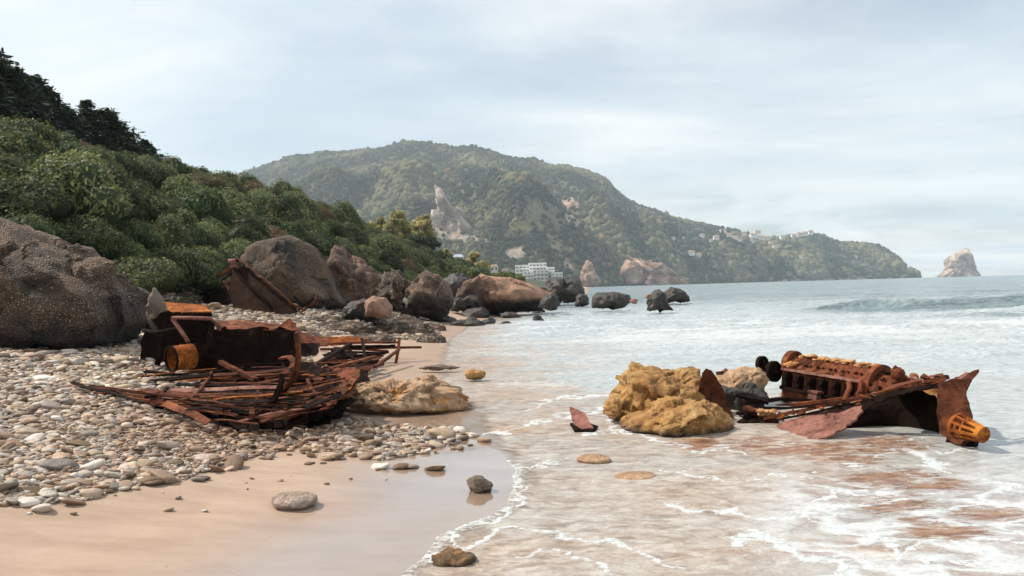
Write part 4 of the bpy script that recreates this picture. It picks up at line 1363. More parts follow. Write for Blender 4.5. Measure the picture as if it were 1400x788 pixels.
house(627, 362, 15, 14, 178, 'cream_wall', 'cream house with a blue grey roof among the yellowish trees', 'blue_roof')
house(676, 368, 10, 6, 420, 'cream_wall', 'low cream house left of the white hotel')
house(690, 372, 9, 4, 430, 'concrete', 'low grey building just left of the hotel')
vil = VIL
for i, (px, pyb, wpx, hpx) in enumerate(vil):
    # sit each house on the slope where its line of sight meets it
    tt = np.linspace(0.02, 1.0, 300); X_, Y_, Z_ = mountain(np.full(300, float(px)), tt)
    hx, hy = to_px(X_, Y_, Z_)
    j = np.argmax(hy <= pyb + 1.0) if (hy <= pyb + 1.0).any() else int(np.argmin(hy))
    left = 'on the wooded slope left of the village' if px < 975 else 'in the upper village cluster' if px < 1062 else 'on the knoll at the right end of the village' if pyb < 340 else 'alone below the village'
    house(px, pyb, wpx * 1.0, hpx * 1.1, float(Y_[j]) - 8, ['white_wall', 'cream_wall'][i % 3 == 1], f'{["white", "cream"][i % 3 == 1]} village house {left}', 'roof_tile', 'village houses ' + left)
h_ = W(1232, 381, 2140)
tag(MB().box((h_.x, 2140, h_.z + 8), 22, 14, 26).build('house', M['cream_wall'], None), 'square cream building at the tip of the cape above the water', 'house')

# ------------------------------------------------------------------ boulders
M['speckled'] = rock_mat('speckled_boulder', (0.024, 0.025, 0.025), (0.12, 0.076, 0.052), (0.30, 0.18, 0.115), 0.42, speck=(0.75, 0.60, 0.44), speck_size=30, bumps=1.2, dark_low=(0.75, 0.7, (0.012, 0.010, 0.009)))
M['brown_rock'] = rock_mat('brown_rock', (0.025, 0.018, 0.015), (0.11, 0.062, 0.043), (0.27, 0.155, 0.105), 0.6, speck=(0.42, 0.28, 0.20), speck_size=12, dark_low=(0.9, 0.8, (0.02, 0.017, 0.014)))
M['conglomerate'] = rock_mat('conglomerate', (0.018, 0.014, 0.012), (0.075, 0.052, 0.038), (0.20, 0.135, 0.09), 0.9, speck=(0.50, 0.40, 0.31), speck_size=9, bumps=1.3)
M['wet_rock'] = rock_mat('wet_dark_rock', (0.012, 0.011, 0.010), (0.028, 0.023, 0.019), (0.07, 0.05, 0.04), 0.8, rough=0.55)
M['smooth_brown'] = rock_mat('smooth_brown_boulder', (0.13, 0.075, 0.052), (0.27, 0.155, 0.105), (0.36, 0.22, 0.15), 0.35, bumps=0.5)
M['smooth_low'] = rock_mat('smooth_brown_shaded', (0.14, 0.078, 0.054), (0.29, 0.165, 0.11), (0.38, 0.235, 0.165), 0.35, bumps=0.6, dark_low=(0.75, 0.35, (0.014, 0.012, 0.010)))  # shade of the underside put into the colour as a black lower band
M['ochre_rock'] = rock_mat('ochre_rock', (0.16, 0.062, 0.020), (0.48, 0.26, 0.085), (0.62, 0.42, 0.21), 2.6, bumps=2.2, lichen=(0.42, 0.20, 0.05), dark_low=(0.0, 0.10, (0.10, 0.055, 0.028)))
M['tan_slab'] = rock_mat('tan_slab', (0.14, 0.075, 0.035), (0.36, 0.225, 0.13), (0.50, 0.36, 0.24), 1.3, bumps=0.9, lichen=(0.33, 0.15, 0.045))
M['pebbly'] = rock_mat('pebble_crust', (0.18, 0.12, 0.085), (0.34, 0.25, 0.19), (0.48, 0.40, 0.33), 2.5, speck=(0.72, 0.66, 0.60), speck_size=34, bumps=1.5)
M['grey_brown'] = rock_mat('grey_brown_rock', (0.06, 0.046, 0.036), (0.17, 0.125, 0.095), (0.30, 0.23, 0.18), 1.2, bumps=1.0)

rock('boulder', [(-150, 250), (-60, 290), (0, 311), (40, 331), (90, 345), (128, 357), (160, 382), (190, 402), (213, 425), (224, 455), (205, 492), (100, 492), (-150, 510)], 15.5, 3.2, M['speckled'],
     'huge sloping dark boulder with light pebble speckles at the left edge', 21, 0.030, 6, 12, nfreq=1.9, lo=0.7, crag=0.8)
rock('boulder', [(60, 372), (95, 358), (128, 356), (150, 361), (146, 378), (138, 408), (128, 440), (95, 462), (62, 458), (50, 420)], 14.9, 1.0, M['speckled'],
     'speckled brown bulge of rock leaning on the front of the huge sloping boulder', 33, 0.04, 5, 9, nfreq=2, lo=0.8, crag=0.4)
rock('boulder', [(203, 428), (208, 405), (211, 394), (217, 405), (223, 420), (221, 436), (208, 442)], 14.2, 0.35, M['grey_brown'],
     'small pointed pinkish grey rock between the huge boulder and the wreck', 8, 0.08, 4, crag=0.7)
rock('boulder', [(318, 425), (320, 372), (335, 350), (360, 338), (400, 333), (420, 340), (437, 362), (455, 392), (470, 414), (440, 428), (380, 430)], 33, 4.2, M['speckled'],
     'big flat topped grey brown boulder behind the tilted hull wreck', 6, 0.032, 6, 12, nfreq=1.9, lo=0.72, crag=0.7)
rock('boulder', [(447, 428), (449, 385), (453, 366), (462, 347), (470, 346), (482, 360), (500, 368), (511, 380), (512, 402), (522, 428)], 36, 3.4, M['brown_rock'],
     'peaked brown boulder right of the big flat topped boulder', 7, 0.07, 5, 14, crag=1.0)
rock('boulder', [(470, 436), (473, 420), (484, 411), (497, 409), (510, 414), (514, 436)], 27.5, 1.3, M['brown_rock'],
     'low rounded brown rock, left of the pair in front of the peaked boulder', 9, 0.04, 5, crag=0.6)
rock('boulder', [(498, 434), (501, 412), (512, 405), (527, 408), (535, 420), (533, 434)], 27, 1.2, M['smooth_brown'],
     'low smooth brown rock, right of the pair in front of the peaked boulder', 10, 0.03, 5, crag=0.3)
rock('boulder', [(514, 424), (517, 390), (528, 375), (541, 373), (556, 384), (566, 400), (570, 424)], 40, 3.0, M['conglomerate'],
     'dark rough pebbly boulder between two peaked brown boulders', 11, 0.07, 5, 16, crag=1.3)
rock('boulder', [(553, 432), (558, 405), (570, 384), (583, 374), (597, 380), (607, 393), (615, 410), (616, 432)], 37, 3.0, M['brown_rock'],
     'pointed brown boulder with a dark wet foot near the water', 14, 0.06, 5, 14, crag=1.0)
rock('boulder', [(505, 410), (508, 384), (518, 376), (530, 384), (534, 410)], 44, 2.4, M['brown_rock'], 'brown boulder half hidden behind the dark pebbly boulder', 15, 0.06, 4, crag=0.9)
rock('boulder', [(598, 412), (602, 390), (620, 378), (640, 380), (652, 392), (655, 412)], 54, 4.0, M['wet_rock'], 'dark brown boulder left of the long tan boulder', 16, 0.06, 5, crag=0.9)
rock('boulder', [(640, 422), (646, 396), (652, 380), (658, 374), (668, 378), (700, 385), (735, 393), (752, 402), (757, 412), (735, 424), (690, 426)], 47, 3.6, M['smooth_low'],
     'long smooth tan boulder with a black shaded underside at the shore', 17, 0.030, 6, 10, nfreq=1.6, lo=0.82, crag=0.45)
rock('boulder', [(618, 424), (628, 398), (640, 386), (655, 378), (660, 400), (655, 426)], 45, 2.0, M['brown_rock'], 'steep dark brown rock against the left end of the long tan boulder', 18, 0.06, 5, crag=1.0)
rock('boulder', [(738, 414), (741, 396), (752, 386), (770, 384), (787, 385), (793, 396), (798, 407), (780, 412)], 66, 4.0, M['wet_rock'], 'black boulder at the far right end of the shore rocks', 19, 0.07, 5, crag=1.0)
rock('boulder', [(735, 420), (745, 405), (757, 402), (765, 414), (760, 424)], 44, 1.2, M['wet_rock'], 'small black rock at the right foot of the long tan boulder', 20, 0.07, 4, crag=0.8)
rock('sea_rock', [(786, 418), (789, 408), (793, 403), (803, 404), (804, 418)], 60, 1.0, M['wet_rock'], 'small black rock in the water beside the black shore boulder', 22, 0.08, 4, crag=0.8)
rock('sea_rock', [(810, 421), (813, 407), (820, 401), (845, 401), (858, 403), (862, 412), (852, 421)], 47, 2.0, M['wet_rock'], 'wide flat topped black rock standing in the surf', 23, 0.06, 5, crag=0.5)
rock('sea_rock', [(884, 425), (888, 409), (894, 402), (902, 398), (908, 405), (912, 415), (920, 424)], 42, 1.2, M['wet_rock'], 'tilted black rock in the surf with a peaked top', 24, 0.09, 5, crag=0.5)
rock('sea_rock', [(903, 412), (910, 400), (920, 394), (932, 399), (941, 405), (941, 412)], 60, 2.0, M['wet_rock'], 'black rock in the surf behind the tilted peaked one', 25, 0.09, 5, crag=0.6)
rock('sea_rock', [(859, 413), (866, 408), (872, 410), (870, 416)], 46, 0.4, M['smooth_brown'], 'tiny tan rock at the right end of the wide black surf rock', 26, 0.08, 3)
rock('sea_rock', [(881, 408), (884, 403), (892, 402), (892, 408)], 42, 0.4, M['smooth_brown'], 'tiny tan rock against the tilted black surf rock', 27, 0.08, 3)
rock('sea_rock', [(727, 446), (730, 434), (734, 430), (740, 434), (746, 440), (745, 446)], 37, 0.5, M['brown_rock'], 'small reddish brown rock alone at the water edge', 28, 0.06, 4, crag=0.6)

# the low wet rocks along the waterline
rr = random.Random(12)
lowr = [(590, 432, 46, 16), (622, 430, 40, 18), (650, 433, 36, 16), (680, 428, 34, 14), (605, 440, 34, 12), (640, 442, 40, 12), (664, 440, 26, 10), (575, 438, 30, 12), (700, 432, 26, 10), (716, 424, 30, 12), (690, 440, 20, 7), (560, 430, 26, 14), (632, 418, 30, 16), (606, 418, 26, 16), (584, 420, 26, 14), (736, 426, 18, 8), (545, 432, 24, 10)]
for i, (px, py, wd, ht) in enumerate(lowr):
    p = W(px, py, 1); Y = min(46, 1.55 * F / (py - (394 + (700 - px) * .0265) + 1e-3)) if py > 412 else 46
    n, f = ICO[4]
    q = facets(n, 9, 200 + i, 0.7)
    Yd = 1.6 * F / (py - (394 + (700 - px) * 0.0265)) * 0.93
    g = W(px, py, Yd)
    g.z = gz(g.x, g.y)
    kk = Yd / F
    Pn = n * q[:, None] * np.array([wd * kk / 2 * 1.15, wd * kk / 2 * 0.9, ht * kk * 0.62]) + n * (fbm(n * 2 + i * 3, 4) * 0.14 * wd * kk)[:, None]
    c, s = math.cos(i * 1.3), math.sin(i * 1.3)
    Pn[:, 2] += ht * kk * 0.2 + 0.25 * Pn[:, 0] * s
    o = mk('rock', Pn + np.array(g), f, M['wet_rock'] if i % 3 else M['brown_rock'], None, True, loc=g)
    tag(o, f'low wet {"dark" if i % 3 else "brown"} rock in the jumble at the waterline under the boulders', 'rock', 'low wet rocks along the waterline: ' + ('dark' if i % 3 else 'brown'))
# the rough pebbly low outcrop in front of them
for i, (px, py, wd, ht) in enumerate([(470, 452, 90, 16), (520, 450, 70, 22), (560, 458, 70, 24), (590, 468, 40, 16), (440, 440, 60, 10), (545, 442, 60, 14), (505, 466, 70, 12), (590, 452, 40, 12), (420, 462, 40, 8)]):
    g = ground_hit(px, py)
    kk = g.y / F
    n, f = ICO[5]
    Pn = n * np.array([wd * kk / 2, wd * kk / 2 * 0.8, ht * kk * .75]) + n * (fbm(n * 2.6 + i * 5, 5, 0.6) * 0.11 * wd * kk)[:, None]
    o = mk('rock_outcrop', Pn + np.array(g), f, M['conglomerate'], None, True, loc=g)
    tag(o, ['low pebbly rock ledge nearest the tilted hull wreck', 'rough pebbly mound in the middle of the low outcrop', 'largest rough mound of the low pebbly outcrop by the water', 'right end of the low pebbly outcrop touching the water', 'flat pebbly ledge left of the low outcrop', 'low mound at the back of the pebbly outcrop', 'low front ledge of the pebbly outcrop near the wreck beams', 'small dark mound at the back right of the outcrop', 'small low ledge at the left front of the outcrop'][i], 'rock')

# slab in front of the left wreck
rock('rock_slab', [(434, 553), (448, 545), (470, 541), (492, 533), (515, 527), (545, 528), (575, 524), (600, 530), (618, 536), (630, 545), (631, 554), (612, 557), (590, 555), (560, 563), (525, 562), (490, 556)], 10.9, 1.5, M['tan_slab'],
     'long low ochre rock slab lying on the sand beside the wreck ribs', 31, 0.085, 6, 8, nfreq=4.5, lo=0.7, strata=0.25, crag=0.5)
small_rock('rock', 633, 560, 26, 12, M['tan_slab'], 'small ochre stone touching the right end of the long slab', 61, Y=10.7)
small_rock('rock', 650, 516, 30, 12, M['ochre_rock'], 'small pointed ochre rock in the wash beyond the slab', 62, Y=14.0)
small_rock('rock', 600, 504, 56, 4, M['grey_brown'], 'thin dark flat rock awash beyond the slab', 63, Y=15.6, dep=0.3)
small_rock('rock', 655, 672, 36, 21, M['grey_brown'], 'cracked brown rock alone on the wet sand at the wash edge', 64, rough=0.16, fac=7)
small_rock('rock', 402, 690, 62, 17, M['pebbly'], 'half buried pebble encrusted rock on the bare wet sand', 65, rough=0.07, dep=1.0)
small_rock('rock', 620, 778, 66, 24, M['ochre_rock'], 'pebbly rough rock in the foam at the bottom of the picture', 66, Y=4.75, rough=0.2, fac=0)
small_rock('rock', 812, 630, 48, 8, M['tan_slab'], 'smooth low tan stone awash in the middle of the shallows', 67, Y=7.35, fac=0, rough=0.04, sink=.6)
small_rock('rock', 868, 652, 60, 5, M['tan_slab'], 'flatter tan stone barely showing right of the smooth one', 68, Y=6.75, fac=0, rough=0.04, sink=.6)
small_rock('rock', 1112, 612, 10, 6, M['tan_slab'], 'tiny tan stone in front of the hull plate in the water', 69, Y=8.4)

# ochre rock group by the right wreck
rock('rock', [(838, 574), (845, 548), (848, 526), (858, 509), (872, 503), (888, 510), (905, 512), (930, 514), (950, 513), (962, 526), (973, 545), (983, 575), (920, 588)], 9.75, 0.9, M['ochre_rock'],
     'tall rough ochre rock, back lump of the group left of the engine wreck', 41, 0.05, 6, 8, nfreq=4.5, crag=0.7, lo=0.85, strata=0.35)
rock('rock', [(850, 584), (866, 572), (890, 563), (914, 555), (934, 546), (950, 547), (968, 553), (986, 567), (1002, 585), (998, 596), (955, 600), (900, 596)], 9.0, 1.2, M['ochre_rock'],
     'lower pale ochre rock in front of the tall ochre one', 42, 0.045, 6, 8, nfreq=5, crag=0.7, lo=0.85, strata=0.35)
rock('rock', [(826, 566), (828, 548), (838, 545), (850, 556), (850, 572)], 9.4, 0.3, M['ochre_rock'], 'small yellow rock at the left foot of the tall ochre one', 43, 0.08, 4, crag=0.7)
rock('rock', [(975, 535), (980, 515), (1000, 508), (1030, 505), (1044, 508), (1049, 516), (1038, 530), (1015, 540), (990, 548)], 10.6, 0.7, M['tan_slab'],
     'flat tan rock between the ochre rocks and the rusty engine', 44, 0.06, 5, 10, crag=0.6)
rock('rock', [(975, 550), (985, 528), (1010, 530), (1035, 528), (1045, 545), (1030, 560), (990, 565)], 10.3, 0.6, M['wet_rock'],
     'dark wet rock under the flat tan one by the engine wreck', 45, 0.08, 5, 10, crag=0.8)

# ------------------------------------------------------------------ pebbles
PC = np.array([(0.42, 0.37, 0.32), (0.36, 0.28, 0.21), (0.28, 0.20, 0.145), (0.17, 0.11, 0.078), (0.20, 0.172, 0.15), (0.56, 0.51, 0.45), (0.10, 0.07, 0.055), (0.27, 0.15, 0.09), (0.42, 0.32, 0.235), (0.33, 0.295, 0.265)])
PN = ['pale grey', 'beige', 'light brown', 'dark brown', 'grey', 'whitish', 'blackish brown', 'rusty orange', 'cream', 'soft grey']
PW = np.array([.16, .17, .14, .11, .10, .07, .06, .02, .10, .07])


def pebble_mat():
    m, k, pb = new_mat('pebble')
    co = k.coord('Object')
    c = k.attr('tint', 'Color')
    nn = k.noise(co, 14, 5, 0.7, 0.4); nf = k.noise(co, 70, 4, 0.7)
    c = k.mix(0.6, c, k.ramp(nn, [(0.3, 0.3), (0.7, 0.72)]), 'OVERLAY')
    c = k.mix(0.35, c, k.ramp(nf, [(0.3, 0.25), (0.7, 0.8)]), 'OVERLAY')
    k.put(pb.inputs['Base Color'], c); pb.inputs['Roughness'].default_value = 0.7
    k.put(pb.inputs['Normal'], k.bump(nn, 0.35, 0.02))
    return m


M['pebble'] = pebble_mat()


def pebble_shapes(sub, n=16):
    v, f = ICO[sub]; out = []
    for i in range(n):
        q = facets(v, 8, 900 + i, 0.62, 1.0)
        p = v * q[:, None] ** 1.1 * (1 + 0.16 * fbm(v * 1.3 + i * 4.7, 2))[:, None]
        p[:, 2] = np.sign(p[:, 2]) * np.abs(p[:, 2]) ** 0.9
        out.append(p)
    return np.stack(out), f


def peb_density(px, py, x, y):
    """1 in the pebble bed, thinning over the sand edge"""
    wob = fbm(P3(x * 1.1, y * 1.1, 2), 3)
    ins = in_poly(px + wob * 25, py + wob * 10, PEB_POLY)
    return ins


CLEAR = [[(-200, 330), (150, 360), (215, 430), (222, 468), (100, 470), (-200, 480)]]


def pebbles():
    r = np.random.default_rng(77)
    shp2, f2 = pebble_shapes(2); shp3, f3 = pebble_shapes(3)
    allx, ally, alls, allm = [], [], [], []
    # candidates, in bands of distance
    for y0, y1, per, smed in ((4.6, 8, 2100, .0150), (8, 12, 1200, .0205), (12, 19, 560, .030), (19, 36, 210, .042)):
        x0, x1 = -0.72 * y1 - 0.3, 1.2
        N = int((x1 - x0) * (y1 - y0) * per)
        x = r.uniform(x0, x1, N); y = r.uniform(y0, y1, N)
        z = G(x, y)
        px, py = to_px(x, y, z)
        ins = peb_density(px, py, x, y) & (px > -60)
        s = smed * np.exp(r.normal(0, 0.48, N))
        coarse = fbm(P3(x * 0.6, y * 0.6, 14), 3)
        s = s * (1 + 0.55 * coarse)
        x, y, s = x[ins], y[ins], s[ins]
        allx.append(x); ally.append(y); alls.append(s)
    x = np.concatenate(allx); y = np.concatenate(ally); s = np.concatenate(alls)
    # bigger cobbles lying on the bed and its edge
    def extra(poly, n, lo, hi):
        q = np.array(poly); ex, ey, es = [], [], []
        while len(ex) < n:
            a = r.uniform(q[:, 0].min(), q[:, 0].max()); b = r.uniform(q[:, 1].min(), q[:, 1].max())
            if not in_poly(np.array([a]), np.array([b]), poly)[0]: continue
            g = ground_hit(a, b); ex.append(g.x); ey.append(g.y); es.append(r.uniform(lo, hi) ** 1 * r.uniform(.7, 1.0))
        return np.array(ex), np.array(ey), np.array(es)
    big = [extra([(0, 480), (200, 480), (320, 600), (330, 640), (150, 680), (0, 690)], 110, .028, .062),
           extra([(90, 600), (340, 600), (330, 655), (210, 668), (60, 690), (0, 690), (0, 650)], 80, .026, .056),
           extra([(330, 585), (440, 570), (560, 600), (680, 590), (640, 615), (500, 630), (440, 640), (330, 625)], 110, .02, .062),
           extra([(380, 560), (470, 560), (540, 590), (420, 600)], 150, .015, .035),
           extra([(0, 690), (300, 650), (560, 640), (540, 660), (300, 680), (60, 720), (0, 720)], 14, .012, .03)]
    bx = np.concatenate([b[0] for b in big]); by = np.concatenate([b[1] for b in big]); bs = np.concatenate([b[2] for b in big])
    hero = [(40, 690, 34, 5), (58, 700, 30, 0), (100, 690, 26, 3), (115, 676, 30, 3), (150, 664, 26, 8), (210, 662, 34, 3), (170, 668, 24, 2), (195, 640, 30, 2), (283, 632, 36, 0), (296, 645, 26, 3), (320, 640, 32, 3), (278, 657, 22, 6), (40, 580, 34, 2), (425, 582, 30, 3), (408, 586, 26, 2),
            (425, 604, 34, 8), (390, 612, 22, 4), (445, 612, 18, 6), (510, 610, 34, 2), (540, 606, 24, 3), (605, 600, 42, 8), (560, 640, 28, 4), (548, 642, 20, 3), (520, 640, 26, 5), (595, 643, 24, 2), (620, 605, 22, 0), (480, 600, 22, 4), (460, 628, 22, 3), (500, 628, 24, 2), (662, 604, 22, 2), (645, 597, 16, 5), (20, 690, 30, 4), (230, 700, 14, 8), (280, 700, 10, 5), (345, 574, 30, 3), (360, 592, 26, 8)]
    hx, hy, hs, hc = [], [], [], []
    for a, b, wpx, ci in hero:
        g = ground_hit(a, b); hx.append(g.x); hy.append(g.y); hs.append(wpx / F * g.y / 2 / 1.15); hc.append(ci)
    x = np.concatenate([hx, bx, x]); y = np.concatenate([hy, by, y]); s = np.concatenate([hs, bs, s])
    n = len(x)
    ci = r.choice(len(PC), n, p=PW / PW.sum()); ci[:len(hc)] = hc
    z = G(x, y)
    sc = np.stack([s * r.uniform(1.0, 1.55, n), s * r.uniform(0.75, 1.1, n), s * r.uniform(0.36, 0.62, n)], 1)
    sc[:len(hx), 2] *= 0.8
    yaw = r.normal(0, 0.7, n); yaw[::3] = r.uniform(0, 6.28, len(yaw[::3]))
    tx = r.normal(0, 0.16, n); ty = r.normal(0, 0.16, n)
    col = PC[ci] * r.uniform(0.72, 1.22, (n, 1)) + r.normal(0, 0.004, (n, 3)) * np.array([1, .8, 1.2]) + np.array([0.012, 0, -0.010])
    # stones darker and browner around the front of the wreck
    px, py = to_px(x, y, z)
    brown_mask = np.exp(-((px - 330) / 200) ** 2 - ((py - 590) / 45) ** 2)
    col = col * (1 - brown_mask[:, None] * np.array([0.28, 0.42, 0.52]))
    col = np.clip(col, 0.02, 0.8)
    var = r.integers(0, 16, n)
    vis = s / y * (px > 0) * (px < 1400) * (py < 780)
    vis[in_poly(px, py, [(100, 520), (480, 520), (470, 585), (240, 590)])] = 0   # under the wreck
    vis[in_poly(px, py, CLEAR[0])] = 0
    order = np.argsort(-vis)
    ind = order[:290]; rest = order[290:]

    def xf(P, i):
        P = P * sc[i][:, None, :]
        cy_, sy_ = np.cos(yaw[i]), np.sin(yaw[i])
        X = P[..., 0]; Yv = P[..., 1]; Zv = P[..., 2] + P[..., 0] * tx[i][:, None] + P[..., 1] * ty[i][:, None]
        return np.stack([X * cy_[:, None] - Yv * sy_[:, None], X * sy_[:, None] + Yv * cy_[:, None], Zv], -1)
    lift = sc[:, 2] * np.where(np.arange(n) < len(hx) + len(bx), 0.62, r.uniform(0.1, 0.9, n))
    Pi = xf(shp3[var[ind]], ind)
    for j, i in enumerate(ind):
        me_v = Pi[j]
        o = mk('pebble', me_v, f3, M['pebble'], None, True, dict(tint=np.repeat(col[i][None], len(me_v), 0)))
        o.location = (x[i], y[i], z[i] + lift[i])
        shape = 'long flat' if sc[i, 0] / sc[i, 1] > 1.6 else 'thick rounded' if sc[i, 2] / s[i] > 0.56 else 'flat oval' if sc[i, 2] / s[i] < 0.46 else 'rounded'
        wh = ('on the sand right of the wreck' if px[i] > 470 else 'just in front of the wreck' if px[i] > 335 else 'on the sand edge at the front of the shingle' if py[i] > 655 else
              'on the shingle below the wreck tip' if py[i] > 570 else 'on the shingle by the left edge' if px[i] < 120 else 'on the shingle between boulder and wreck')
        col_n = PN[ci[i]]
        tag(o, f'{col_n} {shape} pebble {wh}', 'pebble', f'pebbles: {col_n}, {shape}, {wh}')
    shp1, f1 = pebble_shapes(1)
    Vs, Fs, Cs, off = [], [], [], 0
    for shp, ff, sel in ((shp2, f2, rest[y[rest] < 12]), (shp1, f1, rest[y[rest] >= 12])):
        V = xf(shp[var[sel]], sel) + np.stack([x, y, z + lift], 1)[sel][:, None, :]
        m = V.shape[1]
        Fs.append((ff[None] + (np.arange(len(sel)) * m)[:, None, None]).reshape(-1, 3) + off)
        Vs.append(V.reshape(-1, 3)); Cs.append(np.repeat(col[sel], m, 0)); off += len(Vs[-1])
    o = mk('shingle', np.concatenate(Vs), np.concatenate(Fs), M['pebble'], None, True, dict(tint=np.concatenate(Cs)))
    tag(o, kind='stuff')
    print('pebbles', n)


pebbles()

# ------------------------------------------------------------------ left wreck: collapsed hull bottom
def lerp_path(pts, t):
    pts = [Vector(p) for p in pts]
    L = [0]
    for a, b in zip(pts[:-1], pts[1:]): L.append(L[-1] + (b - a).length)
    d = t * L[-1]
    for i in range(len(pts) - 1):
        if d <= L[i + 1] + 1e-9:
            return pts[i].lerp(pts[i + 1], (d - L[i]) / max(1e-9, L[i + 1] - L[i]))
    return pts[-1]


FRONT = [W(98, 527, 9.7), W(150, 537, 9.2), W(205, 547, 8.75), W(260, 557, 8.3), W(310, 565, 8.0), W(355, 573, 7.8), W(400, 567, 8.0), W(440, 556, 8.4), W(475, 537, 9.1), W(486, 522, 9.9)]
BACK = [W(130, 522, 10.9), W(190, 516, 11.3), W(240, 510, 11.6), W(300, 506, 11.9), W(350, 503, 12.1), W(400, 500, 12.1), W(440, 498, 12.0), W(480, 505, 11.5)]


def floor_pt(u, v, dz=0.0):
    a = lerp_path(FRONT, u); b = lerp_path(BACK, u)
    p = a.lerp(b, v)
    p.z += -0.10 * math.sin(math.pi * min(1, max(0, v))) + dz
    return p


